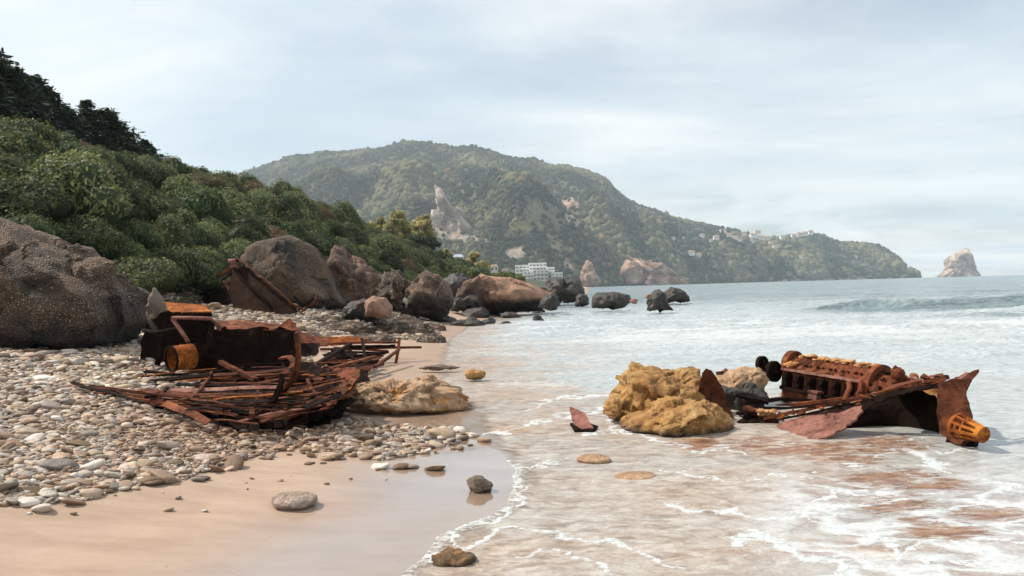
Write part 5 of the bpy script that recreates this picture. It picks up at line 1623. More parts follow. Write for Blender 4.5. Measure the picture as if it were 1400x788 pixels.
def hull_floor():
    base = W(350, 600, 9.2); base.z = gz(base.x, base.y)
    root = thing('hull_wreck', 'collapsed rusty hull bottom of long splintered strips lying on the shingle', 'shipwreck', base)
    r = random.Random(31)
    # added bottom sheets with gaps, hidden under the strips to shade the ground
    for i, (u0, u1, v0, v1) in enumerate([(0.14, 0.30, 0.25, 0.65), (0.28, 0.55, 0.18, 0.5), (0.5, 0.8, 0.16, 0.55), (0.72, 0.95, 0.16, 0.6), (0.15, 0.5, 0.55, 0.95), (0.5, 0.9, 0.6, 0.97)]):
        pts = [floor_pt(u0 + (u1 - u0) * k / 5, v0, -0.07) for k in range(6)] + [floor_pt(u1 - (u1 - u0) * k / 5, v1, -0.07) for k in range(6)]
        plate(pts, 0.015, M['rust_dark'], 'shade_plate', root, 0.10, 0.02, 0.03, i)
    # added dark sheets under the front edge, standing for the near-black shade there
    for i, (u0, u1) in enumerate([(0.40, 0.62), (0.60, 0.80)]):
        top = [floor_pt(u0 + (u1 - u0) * k / 5, 0.30, -0.08) for k in range(6)]
        bot = []
        for k in range(6):
            p = floor_pt(u1 - (u1 - u0) * k / 5, 0.0); q = Vector((p.x + 0.02, p.y + 0.95, 0)); q.z = gz(q.x, q.y) - 0.05
            bot.append(q)
        plate(top + bot, 0.015, M['rust_dark'], 'side_plate', root, 0.10, 0.03, 0.02, 50 + i)
    # long stringers, each broken into lengths, some lifting out of line
    for k in range(40):
        v = (k / 39) ** 1.15
        u = r.uniform(0.0, 0.06) if k < 12 else r.uniform(0.08, 0.35)
        while u < 0.95:
            L = r.uniform(0.12, 0.40) if u > 0.25 else r.uniform(0.25, 0.45)
            if r.random() < 0.84:
                dz = r.uniform(-0.05, 0.07); dz2 = dz + r.uniform(-0.07, 0.08); dv = r.uniform(-0.10, 0.10); v0 = v + r.uniform(-.03, .03)
                cl = lambda q: max(-0.04, min(1, q))
                a_ = floor_pt(u, cl(v0), dz); b_ = floor_pt(min(0.985, u + L), cl(v0 + dv), dz2)
                pts = [a_.lerp(b_, i / 4) + Vector((0, 0, r.uniform(-.008, .008))) for i in range(5)]
                mt = r.choices(['rust', 'rust_dark', 'rust_red', 'rust_orange', 'rust_pink'], [6, 4, 3, 1.2, 0.5])[0]
                wd = r.choice([0.015, 0.025, 0.035, 0.05, 0.09]); th = r.uniform(0.006, 0.014)
                mb = MB().path(pts, wd, th, (r.uniform(-.5, .4), r.uniform(-1.0, .3), 1), 0.006, r.uniform(.5, 1), k)
                mb.build('stringer', M[mt], root)
            u += L * r.uniform(0.6, 1.05)
    for k in range(22):  # added dark strips below the floor, in place of its shaded underside
        u = r.uniform(0.10, 0.80); L = r.uniform(0.10, 0.22); v = r.uniform(0.06, 0.30)
        a_ = floor_pt(u, v, r.uniform(-0.22, -0.06)); b_ = floor_pt(u + L, v + r.uniform(-.03, .03), r.uniform(-0.22, -0.06))
        MB().path([a_.lerp(b_, i / 3) for i in range(4)], r.uniform(.10, .22), 0.012, (r.uniform(-.4, .4), r.uniform(-2, -.6), 1), 0.012, r.uniform(.5, 1), k + 600).build('shade_strip', M['rust_dark'], root)
    for k in range(26):
        u = r.uniform(0.10, 0.85); L = r.uniform(0.08, 0.22); v = r.uniform(-0.05, 0.25)
        a_ = floor_pt(u, v, r.uniform(-0.10, 0.0)); b_ = floor_pt(u + L, v + r.uniform(-.05, .05), r.uniform(-0.10, 0.02))
        MB().path([a_.lerp(b_, i / 3) for i in range(4)], r.uniform(.03, .09), 0.010, (r.uniform(-.4, .4), r.uniform(-1.2, -.2), 1), 0.012, r.uniform(.4, 1), k + 300).build('torn_plate', M[r.choice(['rust', 'rust_red', 'rust', 'rust_dark', 'rust_pink'])], root)
    # cross ribs, curved
    for k, (u, v0, v1) in enumerate([(0.16, 0, .5), (0.28, 0, .8), (0.40, 0, .9), (0.5, .1, 1), (0.58, 0, .7), (0.66, 0.1, 1), (0.74, 0, 1), (0.82, 0, .9), (0.9, 0, .8), (0.96, 0, .7)]):
        pts = [floor_pt(u + r.uniform(-.008, .008), v0 + (v1 - v0) * i / 6, 0.01 + 0.02 * (k % 3)) for i in range(7)]
        MB().path(pts, 0.05, 0.035, (0, 0, 1), 0.008, 0.7, k).build('rib', M['rust_dark' if k % 2 else 'rust'], root)
    # curled torn plates along the right side
    for i, (x0, y0, x1, y1, Y, mt) in enumerate([(462, 503, 492, 522, 10.6, 'rust_red'), (430, 545, 462, 558, 9.3, 'rust_red'), (400, 548, 440, 570, 9.1, 'rust'), (445, 528, 480, 545, 9.7, 'rust_red'), (375, 560, 420, 578, 8.8, 'rust'), (395, 572, 430, 590, 8.9, 'rust_dark'), (235, 548, 300, 562, 9.0, 'rust_red'), (320, 556, 372, 570, 8.7, 'rust_red'), (180, 532, 225, 544, 9.7, 'rust'), (420, 565, 455, 582, 9.0, 'rust_dark')]):
        p = [W(x0, (y0 + y1) / 2, Y + .25), W((x0 + x1) / 2, y0, Y + .3), W(x1, y0 + 3, Y + .1), W(x1 - 3, y1 - 3, Y - .1), W((x0 + x1) / 2, y1, Y - .15), W(x0 + 4, y1 - 4, Y)]
        plate(p, 0.014, M[mt], 'torn_plate', root, 0.05, 0.03, 0.015, 80 + i, bulge=0.03)
    # the big curved frame sweeping up on the right and the post under it
    arc = [(300, 553), (330, 552), (360, 547), (385, 536), (400, 520), (407, 500), (408, 478), (405, 455)]
    MB().path([W(a, b, 9.6 - 0.9 * math.sin(i / 7 * 1.6)) for i, (a, b) in enumerate(arc)], 0.045, 0.10, (0, -1, 0.3), 0.004, 0.7, 3).build('curved_frame', M['rust'], root)
    arc = [(340, 578), (352, 572), (366, 560), (376, 545), (384, 528), (386, 512)]
    MB().path([W(a, b, 8.45 + 0.05 * i) for i, (a, b) in enumerate(arc)], 0.06, 0.09, (0, -1, 0.2), 0.004, 0.55, 4).build('curved_frame', M['rust_dark'], root)
    g = ground_hit(343, 598)
    MB().bar(W(341, 570, 8.5), (W(341, 570, 8.5).x + .02, 8.45, g.z - 0.05), 0.06, 0.05, (0, 1, 0), 4, 0.004).build('post', M['rust'], root)
    return root


hull_floor()

# heap of ribs to the right (430-580, 460-530)
def rib_heap():
    base = W(470, 520, 11.6); base.z = gz(base.x, base.y)
    root = thing('rib_frames', 'heap of parallel rusty ribs and beams beside the long ochre slab', 'shipwreck', base)
    r = random.Random(8)
    D = lambda py: 0.0
    # ladder of parallel bars
    for i in range(11):
        px0, py0 = 424 + i * 3.2, 522 - i * 4.6
        px1, py1 = 500 + i * 3.0, 512 - i * 3.2
        Y0 = 11.5 + i * 0.60; a = W(px0, py0, Y0); b = W(px1, py1, Y0 + 0.8)
        a.z = max(a.z, gz(a.x, a.y) + 0.04); b.z = max(b.z, gz(b.x, b.y) + 0.03)
        MB().path([a.lerp(b, k / 5) for k in range(6)], 0.035, 0.05, (0, 0, 1), 0.007, 0.8, i).build('rib', M[['rust', 'rust_dark', 'rust_red', 'rust_pink'][i % 4]], root)
    for i, (ax_, ay_, aY, bx_, by_, bY, wd, mt) in enumerate([(438, 478, 17.0, 575, 475, 18.2, 0.13, 'rust'), (440, 470, 18.5, 546, 468, 18.6, 0.12, 'rust_red'), (495, 464, 17.6, 501, 500, 15.4, 0.07, 'rust_dark'),
                                                     (440, 520, 12.2, 508, 494, 15.4, 0.07, 'rust_dark'), (470, 515, 13.0, 524, 498, 15.2, 0.06, 'rust'), (430, 500, 13.2, 480, 470, 17.5, 0.08, 'rust_dark'), (455, 478, 16.6, 502, 499, 15.2, 0.06, 'rust_dark'), (512, 502, 15.0, 546, 478, 17.0, 0.06, 'rust'),
                                                     (450, 505, 13.5, 512, 488, 16.2, 0.10, 'rust_red'), (462, 490, 15.5, 530, 482, 17.2, 0.09, 'rust_dark'), (478, 474, 17.2, 540, 473, 17.6, 0.16, 'rust_dark')]):
        a = W(ax_, ay_, aY); b = W(bx_, by_, bY)
        MB().path([a.lerp(b, k / 6) for k in range(7)], wd, 0.05, (0, 0, 1), 0.008, 0.8, 40 + i).build('beam', M[mt], root)
    a = W(546, 463, 17.7); b = W(541, 488, 17.4); b.z = gz(b.x, b.y) - .03
    MB().bar(a, b, 0.06, 0.05, (0, 1, 0), 4, 0.008).build('post', M['rust_red'], root)
    for i, (pl, Y, mt) in enumerate([([(415, 470), (440, 462), (478, 460), (500, 463), (485, 470), (445, 474)], 18.2, 'rust_orange'), ([(395, 505), (420, 495), (440, 500), (436, 520), (405, 522)], 11.4, 'rust_dark'),
                                     ([(470, 512), (500, 508), (506, 520), (490, 532), (474, 526)], 12.3, 'rust_dark'), ([(440, 485), (470, 478), (490, 482), (475, 492), (448, 494)], 15.6, 'rust_dark')]):
        plate([W(a_, b_, Y + (500 - b_) * 0.02) for a_, b_ in pl], 0.015, M[mt], 'torn_plate', root, 0.06, 0.035, 0.02, 120 + i, bulge=0.04)
    # tangle of cable
    pts = []
    for i in range(60):
        t = i / 59 * 6 * math.pi
        p = W(425 + 22 * math.sin(t * 0.35) + i * 0.35, 505 + 6 * math.cos(t), 11.5); p.y += 0.12 * math.sin(t * 1.3); pts.append(p)
    MB().tube(pts, 0.012, 6).build('cable', M['rust_pink'], root, True)


rib_heap()


def housing():
    base = W(310, 512, 12.4); base.z = gz(base.x, base.y)
    root = thing('tank_wreck', 'black rusted steel casing with an open frame on its left, behind the long stringers', 'shipwreck', base)
    Y = 12.3
    # dark front face
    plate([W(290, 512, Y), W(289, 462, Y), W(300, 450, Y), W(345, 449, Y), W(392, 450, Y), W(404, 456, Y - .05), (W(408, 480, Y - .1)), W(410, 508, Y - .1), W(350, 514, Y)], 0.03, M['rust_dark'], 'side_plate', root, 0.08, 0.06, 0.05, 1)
    # top sheet, leaning back
    plate([W(296, 451, Y), W(392, 451, Y), W(404, 456, Y - .05), W(398, 446, Y + 1.3), W(350, 441, Y + 1.5), W(315, 438, Y + 1.6), W(300, 441, Y + 1.2)], 0.02, M['rust_red'], 'top_plate', root, 0.10, 0.04, 0.02, 2)
    plate([W(404, 456, Y), W(410, 508, Y), W(398, 500, Y + 1.2), W(398, 447, Y + 1.3)], 0.02, M['rust_dark'], 'end_plate', root, 0.1, 0.03, 0.02, 3)
    plate([W(292, 462, Y + .05), W(290, 512, Y + .05), W(270, 505, Y + 1.4), W(285, 440, Y + 1.4)], 0.02, M['rust_dark'], 'end_plate', root, 0.1, 0.03, 0.02, 4)
    # torn upright flap and sheets trailing right
    plate([W(383, 449, Y + .9), W(390, 441, Y + .9), W(397, 436, Y + .9), W(405, 446, Y + .8), W(412, 456, Y + .7), W(398, 453, Y + .6)], 0.02, M['rust_red'], 'torn_plate', root, 0.05, 0.03, 0.02, 5, bulge=.04)
    plate([W(404, 453, Y + .6), W(425, 458, Y + .9), W(447, 464, Y + 1.2), W(455, 470, Y + .8), W(432, 473, Y + .3), W(410, 470, Y + .1)], 0.02, M['rust_red'], 'torn_plate', root, 0.07, 0.05, 0.02, 6, bulge=.05)
    plate([W(412, 470, Y), W(435, 470, Y + .3), W(436, 482, Y), W(420, 487, Y - .2), W(408, 482, Y - .2)], 0.02, M['rust_dark'], 'torn_plate', root, 0.07, 0.05, 0.02, 7)
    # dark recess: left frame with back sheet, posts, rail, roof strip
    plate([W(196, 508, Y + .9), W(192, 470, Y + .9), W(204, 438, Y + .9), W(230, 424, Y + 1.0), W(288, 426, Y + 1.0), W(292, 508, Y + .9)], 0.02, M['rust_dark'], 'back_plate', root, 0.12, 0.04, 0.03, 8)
    plate([W(224, 414, Y + .9), W(254, 416, Y + .95), W(280, 419, Y + .95), W(289, 427, Y + .2), W(258, 428, Y + .1), W(233, 427, Y + .1)], 0.02, M['rust_orange'], 'roof_plate', root, 0.07, 0.015, 0.02, 9)
    plate([W(231, 427, Y + .1), W(289, 428, Y + .15), W(290, 433, Y + .15), W(233, 433, Y + .1)], 0.04, M['rust_dark'], 'roof_edge', root, 0.07, 0.01, 0.01, 10)
    MB().tube([W(235, 435, Y - .02), W(262, 435, Y - .02), W(288, 436, Y), W(295, 442, Y), W(301, 452, Y - .05)], 0.03, 8).build('rail', M['rust_pink'], root, True)
    MB().tube([W(236, 436, Y), W(243, 446, Y - .05), W(254, 462, Y - .1), W(258, 470, Y - .1)], 0.032, 8).build('brace', M['rust_pink'], root, True)
    MB().tube([W(290, 438, Y), W(292, 470, Y), W(291, 505, Y)], 0.03, 8).build('post', M['rust_dark'], root, True)
    MB().tube([W(205, 440, Y + .5), W(222, 465, Y + .3), W(215, 500, Y + .2)], 0.045, 8).build('post', M['rust_dark'], root, True)
    MB().tube([W(258, 468, Y - .1), W(262, 490, Y - .1), W(262, 510, Y - .1)], 0.04, 8).build('post', M['rust_dark'], root, True)
    MB().tube([W(196, 452, Y + .6), W(215, 455, Y + .2), W(240, 450, Y + .1), W(270, 462, Y + .2)], 0.03, 8).build('pipe', M['rust_dark'], root, True)
    mb = MB()
    for i in range(9): mb.lump(W(268 + i * 3 % 22, 478 + (i * 7) % 30, Y + .1), 0.09 + 0.02 * (i % 3), 2, i, .5)
    mb.build('machinery', M['rust_dark'], root, False)
    # ground-level sheet ends in front
    for i, (a, b, c, d, Y2, mt) in enumerate([(200, 508, 330, 520, 11.6, 'rust_dark'), (300, 520, 420, 508, 11.2, 'rust'), (330, 512, 400, 516, 11.5, 'rust_pink')]):
        MB().bar(W(a, b, Y2), W(c, d, Y2 - .2), 0.16, 0.03, (0, 0, 1), 6, 0.01, 0.7, i).build('beam', M[mt], root)
    # diagonal loose beam
    MB().bar(W(301, 495, 11.8), W(350, 520, 10.8), 0.07, 0.05, (0, 0, 1), 5, 0.004).build('beam', M['rust'], root)
    MB().path([W(383, 490, 11.8), W(395, 488, 11.7), W(402, 494, 11.6), W(400, 502, 11.5), W(390, 510, 11.3), W(372, 516, 11.2), W(355, 520, 11.1)], 0.10, 0.025, (0, -.4, 1), 0.006, 0.7, 5).build('curled_strip', M['rust_red'], root)
    # open drum lying on its side
    d0 = W(234, 491, 11.7); ax = Vector((0.62, 0.72, 0.05)).normalized()
    dr = thing('drum', 'open ended rusty orange drum lying on the shingle left of the black casing', 'drum', (d0.x, d0.y, gz(d0.x, d0.y)))
    mb = MB()
    R_ = 0.185
    pr = []
    for t in np.linspace(0, 0.34, 8): pr.append(d0 + ax * t)
    body = MB(); ring_c = []
    seg = 32; a_ = ax.orthogonal().normalized(); b_ = ax.cross(a_); V = []; Fc = []
    prof = [(R_ - .012, 0), (R_, 0), (R_ + .008, .02), (R_, .04), (R_, .15), (R_ + .008, .17), (R_, .19), (R_, .32), (0.02, .33), (0.02, .315), (R_ - .015, .305)]
    for rr_, h_ in prof:
        for k in range(seg):
            t = 2 * math.pi * k / seg; V.append((d0 + ax * h_ + (a_ * math.cos(t) + b_ * math.sin(t)) * rr_)[:])
    m = len(prof)
    for i in range(m):
        for k in range(seg):
            k2 = (k + 1) % seg; j = (i + 1) % m
            Fc.append((i * seg + k, i * seg + k2, j * seg + k2, j * seg + k))
    body.add(V, Fc); body.build('barrel', M['rust_orange'], dr, True)
    MB().ring(d0, ax, R_ + 0.012, R_ - 0.02, 0.025).build('rim', M['rust_dark'], dr)


housing()


def tilted_hull():
    base = W(340, 428, 28); base.z = gz(base.x, base.y)
    root = thing('bow_wreck', 'tilted rusty hull section with a raised pointed end in front of the flat topped boulder', 'shipwreck', base)
    Y = 28
    # triangular bulkhead facing us: dark with ochre stains
    plate([W(318, 362, Y), W(330, 358, Y - .1), W(345, 372, Y - .5), W(370, 392, Y - 1.0), (W(395, 412, Y - 1.6)), W(411, 428, Y - 2), W(380, 430, Y - 1.4), W(345, 430, Y - 1), W(318, 424, Y - .6), W(314, 395, Y - .3)], 0.05, rust_mat('rust_stained', (0.008, 0.005, 0.003), (0.026, 0.011, 0.006), (0.24, 0.10, 0.022), 0.3, 0.45, 0.08), 'bulkhead', root, 0.2, 0.02, 0.05, 1)
    # thick rim along the slanting edge
    MB().path([W(317, 359, Y - .2), W(326, 355, Y - .3), W(340, 363, Y - .7), W(360, 380, Y - 1.1), W(385, 402, Y - 1.7), W(412, 428, Y - 2.2)], 0.05, 0.16, (0, -1, 0.3), 0.03, 0.8, 2).build('gunwale', M['rust'], root)
    MB().path([W(319, 366, Y - .3), W(340, 390, Y - .8), W(365, 412, Y - 1.2), W(372, 425, Y - 1.3)], 0.08, 0.08, (0, -1, 0), 0.01, 0.8, 3).build('stiffener', M['rust_dark'], root)
    # low hull side running left
    plate([W(247, 410, Y + 2), W(270, 404, Y + 1.6), W(300, 398, Y + .6), W(318, 394, Y + .1), W(320, 424, Y - .4), W(290, 420, Y + .3), W(262, 414, Y + 1.2)], 0.05, M['rust_dark'], 'side_plate', root, 0.2, 0.08, 0.05, 4)
    plate([W(252, 405, Y + 3), W(280, 392, Y + 2.5), W(300, 380, Y + 2), W(318, 366, Y + .6), W(318, 372, Y + .6), W(300, 388, Y + 1.8), W(268, 402, Y + 2.6)], 0.05, M['rust_dark'], 'far_gunwale', root, 0.2, 0.06, 0.05, 5)
    MB().bar(W(247, 408, Y + 2.2), W(318, 366, Y + .3), 0.10, 0.12, (0, 0, 1), 6, 0.02).build('rail', M['rust'], root)
    MB().bar(W(255, 410, Y + 1.7), W(316, 386, Y), 0.07, 0.08, (0, 0, 1), 6, 0.02).build('rail', M['rust_dark'], root)
    MB().bar(W(306, 384, Y), W(314, 397, Y - .1), 0.08, 0.08, (0, 1, 0), 2, 0.01).build('brace', M['rust_pink'], root)
    MB().bar(W(304, 392, Y), W(313, 384, Y - .1), 0.07, 0.07, (0, 1, 0), 2, 0.01).build('brace', M['rust_pink'], root)
    MB().tube([W(314, 359, Y - .3), W(319, 357, Y - .3), W(320, 366, Y - .3)], 0.13, 8).build('bollard', M['rust_pink'], root)
    # splintered bits at the right foot
    for i, (a, b, c, d) in enumerate([(396, 415, 416, 424), (408, 424, 430, 407), (412, 427, 434, 410), (402, 405, 420, 420), (430, 407, 434, 412)]):
        MB().bar(W(a, b, Y - 2.2), W(c, d, Y - 2.3), 0.07, 0.05, (0, 1, 0), 3, 0.02, 0.7, i).build('splinter', M['rust_dark' if i % 2 else 'rust'], root)


tilted_hull()


# ------------------------------------------------------------------ right wreck: engine and bow in the shallows
def engine_wreck():
    base = W(1180, 585, 9.6); base.z = -0.03
    root = thing('engine_wreck', 'rusted boat remains in the shallows with a long engine and torn bow plates', 'shipwreck', base)
    # ---- engine, built along its own axes
    A = W(1068, 541, 11.0); B = W(1180, 563, 9.95)
    ex = (B - A).normalized(); ez = Vector((0, 0.18, 1)); ey = ex.cross(-ez).normalized(); ey = -ez.cross(ex).normalized() * -1
    ey = ez.cross(ex).normalized(); ez = ex.cross(ey).normalized()
    R_ = Matrix((ex, ey, ez)).transposed()
    L = (B - A).length * 1.0

    def E(x, y, z): return A + ex * (x * L) + ey * y + ez * z
    Hh = 0.40
    # block: extruded cross-section with a sloping head
    sec = [(0, -.05), (0.0, 0.10), (-0.02, 0.12), (-0.02, 0.34), (-0.05, 0.355), (-0.05, 0.385), (0.01, 0.39), (0.13, 0.50), (0.16, 0.52), (0.34, 0.52), (0.37, 0.48), (0.50, 0.38), (0.50, -.05)]
    NX = 60
    V = []; r = random.Random(5)
    for i in range(NX + 1):
        x = i / NX
        for j, (y, z) in enumerate(sec):
            rel = 0.008 * math.sin(x * 40 + j) if 0 < j < 12 else 0
            step = 0.012 if (int(x * 18) % 3 == 0 and 5 <= j <= 8) else 0
            V.append(E(x, y + r.uniform(-.004, .004), z + rel * .5 + step + r.uniform(-.009, .009))[:])
    ns = len(sec); Fc = [tuple(range(ns)), tuple(NX * ns + q for q in range(ns))[::-1]]
    for i in range(NX):
        for j in range(ns):
            a, b = i * ns + j, i * ns + (j + 1) % ns
            Fc.append((a, a + ns, b + ns, b))
    eng = MB().add(V, Fc).build('engine', M['rust_red'], root)
    # crankcase doors, cylinders, manifolds and studs
    for i in range(6):
        x = 0.10 + i * 0.15
        c = E(x, -0.055, 0.22)
        MB().box(c, 0.11, 0.05, 0.17, R_).box(E(x, -0.09, 0.22), 0.07, 0.03, 0.11, R_).build('inspection_door', M['rust_dark'], eng)
        MB().tube([E(x, -0.03, 0.30), E(x + .02, -0.12, 0.29), E(x + .02, -0.14, 0.22)], 0.022, 8).build('injector_pipe', M['rust_dark'], eng, True)
        mb = MB()
        mb.tube([E(x, 0.07, 0.44), E(x, 0.04, 0.475)], 0.022, 8).tube([E(x + 0.06, 0.07, 0.44), E(x + .06, 0.05, 0.47)], 0.016, 8)
        mb.tube([E(x, 0.25, 0.51), E(x, 0.25, 0.57)], 0.05, 10, True, 0.035).tube([E(x + .07, 0.2, 0.51), E(x + .07, 0.2, 0.56)], 0.02, 6)
        mb.build('valve_stud', M['rust' if i % 2 else 'rust_red'], eng)
    MB().tube([E(0.03, -0.075, 0.12), E(0.5, -0.08, 0.10), E(0.97, -0.075, 0.12)], 0.028, 8).build('oil_pipe', M['rust_dark'], eng, True)
    MB().bar(E(0.02, -.06, 0.37), E(0.99, -.06, 0.37), 0.05, 0.03, ez, 12, 0.003).build('head_flange', M['rust_pink'], eng)
    MB().bar(E(0.05, .30, 0.535), E(0.95, .30, 0.535), 0.10, 0.06, ez, 16, 0.012).build('rocker_cover', M['rust_red'], eng)
    mb = MB()
    for i in range(46):
        mb.lump(E(r.uniform(0.08, 0.95), r.uniform(0.20, 0.42), 0.545 + r.uniform(-.01, .03)), r.uniform(0.022, 0.055), 2, i, 0.6, (1.5, 1, 0.6))
    mb.build('rust_crust', M['crust'], eng)
    MB().box(E(0.52, -0.14, 0.15), 0.15, 0.14, 0.03, R_).box(E(0.52, -0.15, 0.07), 0.13, 0.12, 0.10, R_).build('bracket', M['rust_pink'], eng)
    # front end: timing case with crusted top
    MB().ring(E(-0.02, 0.22, 0.42), ex, 0.20, 0.03, 0.09).ring(E(-0.05, 0.22, 0.42), ex, 0.10, 0.02, 0.08).build('timing_wheel', M['rust_red'], eng)
    mb = MB()
    for i in range(9): mb.lump(E(0.02 + 0.03 * (i % 4), 0.02 + 0.05 * (i % 3), 0.42 + 0.03 * (i % 2)), 0.045, 2, i + 80, 0.6, (1.4, 1, .7))
    mb.build('rust_crust', M['crust'], eng)
    # pulleys standing at the left end
    for px, py, Y, R0 in ((1042, 498, 11.35, 0.115), (1058, 508, 11.0, 0.145)):
        c = W(px, py, Y); ax = Vector((0.55, -0.82, 0.05)).normalized()
        p = MB().ring(c, ax, R0, R0 * .86, 0.055).ring(c, ax, R0 * 0.88, 0.012, 0.022).tube([c - ax * .06, c + ax * .06], 0.035, 10).build('pulley', M['rust_dark'], eng, False)
    c1, c2 = W(1038, 500, 11.35), W(1075, 512, 11.0)
    MB().tube([c1, c2], 0.022, 8).build('shaft', M['rust_dark'], eng, True)
    # flywheel + gearbox at the right end
    fw = E(1.05, 0.20, 0.30)
    f_ = MB().ring(fw, ex, 0.30, 0.22, 0.07, 40).ring(fw, ex, 0.23, 0.03, 0.03, 40).build('flywheel', M['rust_red'], eng)
    for k in range(10):
        t = k / 10 * 2 * math.pi
        MB().tube([fw + ex * .03 + (ey * math.cos(t) + ez * math.sin(t)) * .17, fw + ex * .06 + (ey * math.cos(t) + ez * math.sin(t)) * .17], 0.014, 6).build('bolt', M['rust_dark'], f_)
    gb = MB()
    gb.tube([E(1.08, 0.2, .27), E(1.18, .2, .27), E(1.28, .2, .26), E(1.40, .2, .24), E(1.48, .2, .22)], [0.21, 0.24, 0.20, 0.15, 0.10], 16)
    gbo = gb.build('gearbox', M['rust_red'], eng)
    for k in range(13):
        t = k / 13 * 2 * math.pi
        for xx, rr_ in ((1.17, 0.245), (1.29, 0.205)):
            d = ey * math.cos(t) + ez * math.sin(t)
            c = E(xx, .2, .27)
            MB().box(c + d * rr_, 0.045, 0.04, 0.045, Matrix((ex, d.cross(ex), d)).transposed()).build('lug', M['rust' if k % 2 else 'rust_dark'], gbo)
    mb = MB()
    for i in range(60):
        MB().lump(E(r.uniform(1.08, 1.58), r.uniform(-.08, .42), r.uniform(.22, .56) - 0.25 * (i % 3 == 0)), r.uniform(.03, .07), 2, i + 33, .9).build('corroded_gear', M['rust_red' if i % 3 else 'rust'], gbo)
    for i in range(7):
        a = E(1.2 + .06 * i, r.uniform(-.02, .4), .40 - .03 * i)
        MB().tube([a, a + ez * r.uniform(.05, .12) + ex * r.uniform(-.04, .04)], 0.022, 8).build('stub_pipe', M['rust'], gbo)
    MB().tube([E(0.86, -.08, 0.33), E(0.92, -.16, .28), E(0.90, -.2, .14), E(0.98, -.2, .03)], 0.035, 8).build('exhaust_pipe', M['rust_red'], eng, True)
    MB().tube([E(1.0, -.06, 0.30), E(1.02, -.18, .22), E(1.08, -.2, .10)], 0.03, 8).build('exhaust_pipe', M['rust'], eng, True)
    MB().box(E(1.02, -0.08, 0.2), 0.05, 0.14, 0.34, R_).build('bracket', M['rust_red'], eng)
    # engine bed
    for i, (a, b, wd, mt) in enumerate([((1055, 557, 10.4), (1185, 543, 9.9), 0.10, 'rust_red'), ((1070, 545, 10.6), (1180, 552, 10.0), 0.08, 'rust_dark'), ((1138, 562, 9.9), (1190, 545, 9.75), 0.12, 'rust_pink'), ((1140, 540, 10.4), (1150, 560, 9.8), .07, 'rust'), ((1160, 544, 10.2), (1182, 535, 10.0), .14, 'rust_orange')]):
        MB().bar(W(*a), W(*b), wd, 0.05, (0, 0, 1), 5, 0.008, 0.8, i).build('bed_beam', M[mt], root)
    def Wb(px, py, Y):
        return W(px, py, Y - 0.15 - 0.93 * min(1, max(0, (px - 1060) / 220)))

    # ---- hull edge beams (thin dark line from lower left to the bow)
    EDGE = [(1045, 572, 9.3), (1065, 568, 9.2), (1100, 561, 9.1), (1140, 552, 9.0), (1180, 543, 9.0), (1215, 534, 9.1), (1240, 527, 9.2), (1270, 521, 9.15), (1295, 516, 9.05)]
    MB().path([Wb(*p) for p in EDGE], 0.06, 0.035, (0, 0, 1), 0.006, 1, 9).build('hull_edge', M['rust'], root)
    MB().path([Wb(p[0] + 5, p[1] + 5, p[2] - .03) for p in EDGE[:6]], 0.03, 0.025, (0, 0, 1), 0.004, .8, 10).build('hull_edge', M['rust_dark'], root)
    MB().path([Wb(1040, 558, 9.9), Wb(1075, 558, 9.7), Wb(1110, 556, 9.5), Wb(1150, 549, 9.4)], 0.04, 0.03, (0, 0, 1), 0.006, 1, 11).build('hull_edge', M['rust_dark'], root)
    # ---- pinkish side plate
    plate([Wb(1062, 583, 8.95), Wb(1085, 573, 9.05), Wb(1120, 566, 9.1), Wb(1150, 558, 9.05), Wb(1176, 553, 9.0), Wb(1180, 562, 8.9), Wb(1168, 577, 8.75), Wb(1150, 590, 8.6), Wb(1128, 600, 8.5), Wb(1096, 608, 8.4), Wb(1072, 600, 8.6)], 0.02, M['rust_pink'], 'side_plate', root, 0.04, 0.04, 0.014, 21, bulge=0.02)
    # ---- dark hollow of the bow: inner sheet set back, open to us
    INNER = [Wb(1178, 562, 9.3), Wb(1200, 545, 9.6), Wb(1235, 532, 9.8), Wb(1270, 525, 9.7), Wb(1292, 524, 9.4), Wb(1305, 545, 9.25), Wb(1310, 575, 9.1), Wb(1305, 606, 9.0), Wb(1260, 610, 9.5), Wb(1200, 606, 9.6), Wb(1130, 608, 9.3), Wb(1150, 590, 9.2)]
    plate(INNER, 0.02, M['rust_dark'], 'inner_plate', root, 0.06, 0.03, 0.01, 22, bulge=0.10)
    # top flange over the hollow
    plate([Wb(1205, 536, 9.05), Wb(1225, 530, 9.1), Wb(1250, 527, 9.15), Wb(1275, 525, 9.1), Wb(1293, 519, 8.95), Wb(1290, 512, 9.6), Wb(1268, 517, 9.8), Wb(1240, 522, 9.9), Wb(1218, 528, 9.8)], 0.018, M['rust_red'], 'deck_plate', root, 0.05, 0.02, 0.012, 23)
    plate([Wb(1262, 534, 9.0), Wb(1276, 532, 8.98), Wb(1285, 533, 8.98), Wb(1286, 550, 8.98), Wb(1279, 541, 9.0), Wb(1268, 538, 9.0)], 0.012, M['crust'], 'rust_patch', root, 0.03, 0.01, 0.008, 24)
    # lip hanging from the edge over the hollow
    plate([Wb(1180, 546, 8.98), Wb(1215, 537, 9.02), Wb(1250, 529, 9.1), Wb(1283, 524, 9.0), Wb(1286, 531, 8.98), Wb(1255, 534, 9.05), Wb(1225, 541, 9.0), Wb(1192, 554, 8.95), Wb(1175, 565, 8.93)], 0.018, M['rust_dark'], 'hull_lip', root, 0.04, 0.01, 0.01, 25)
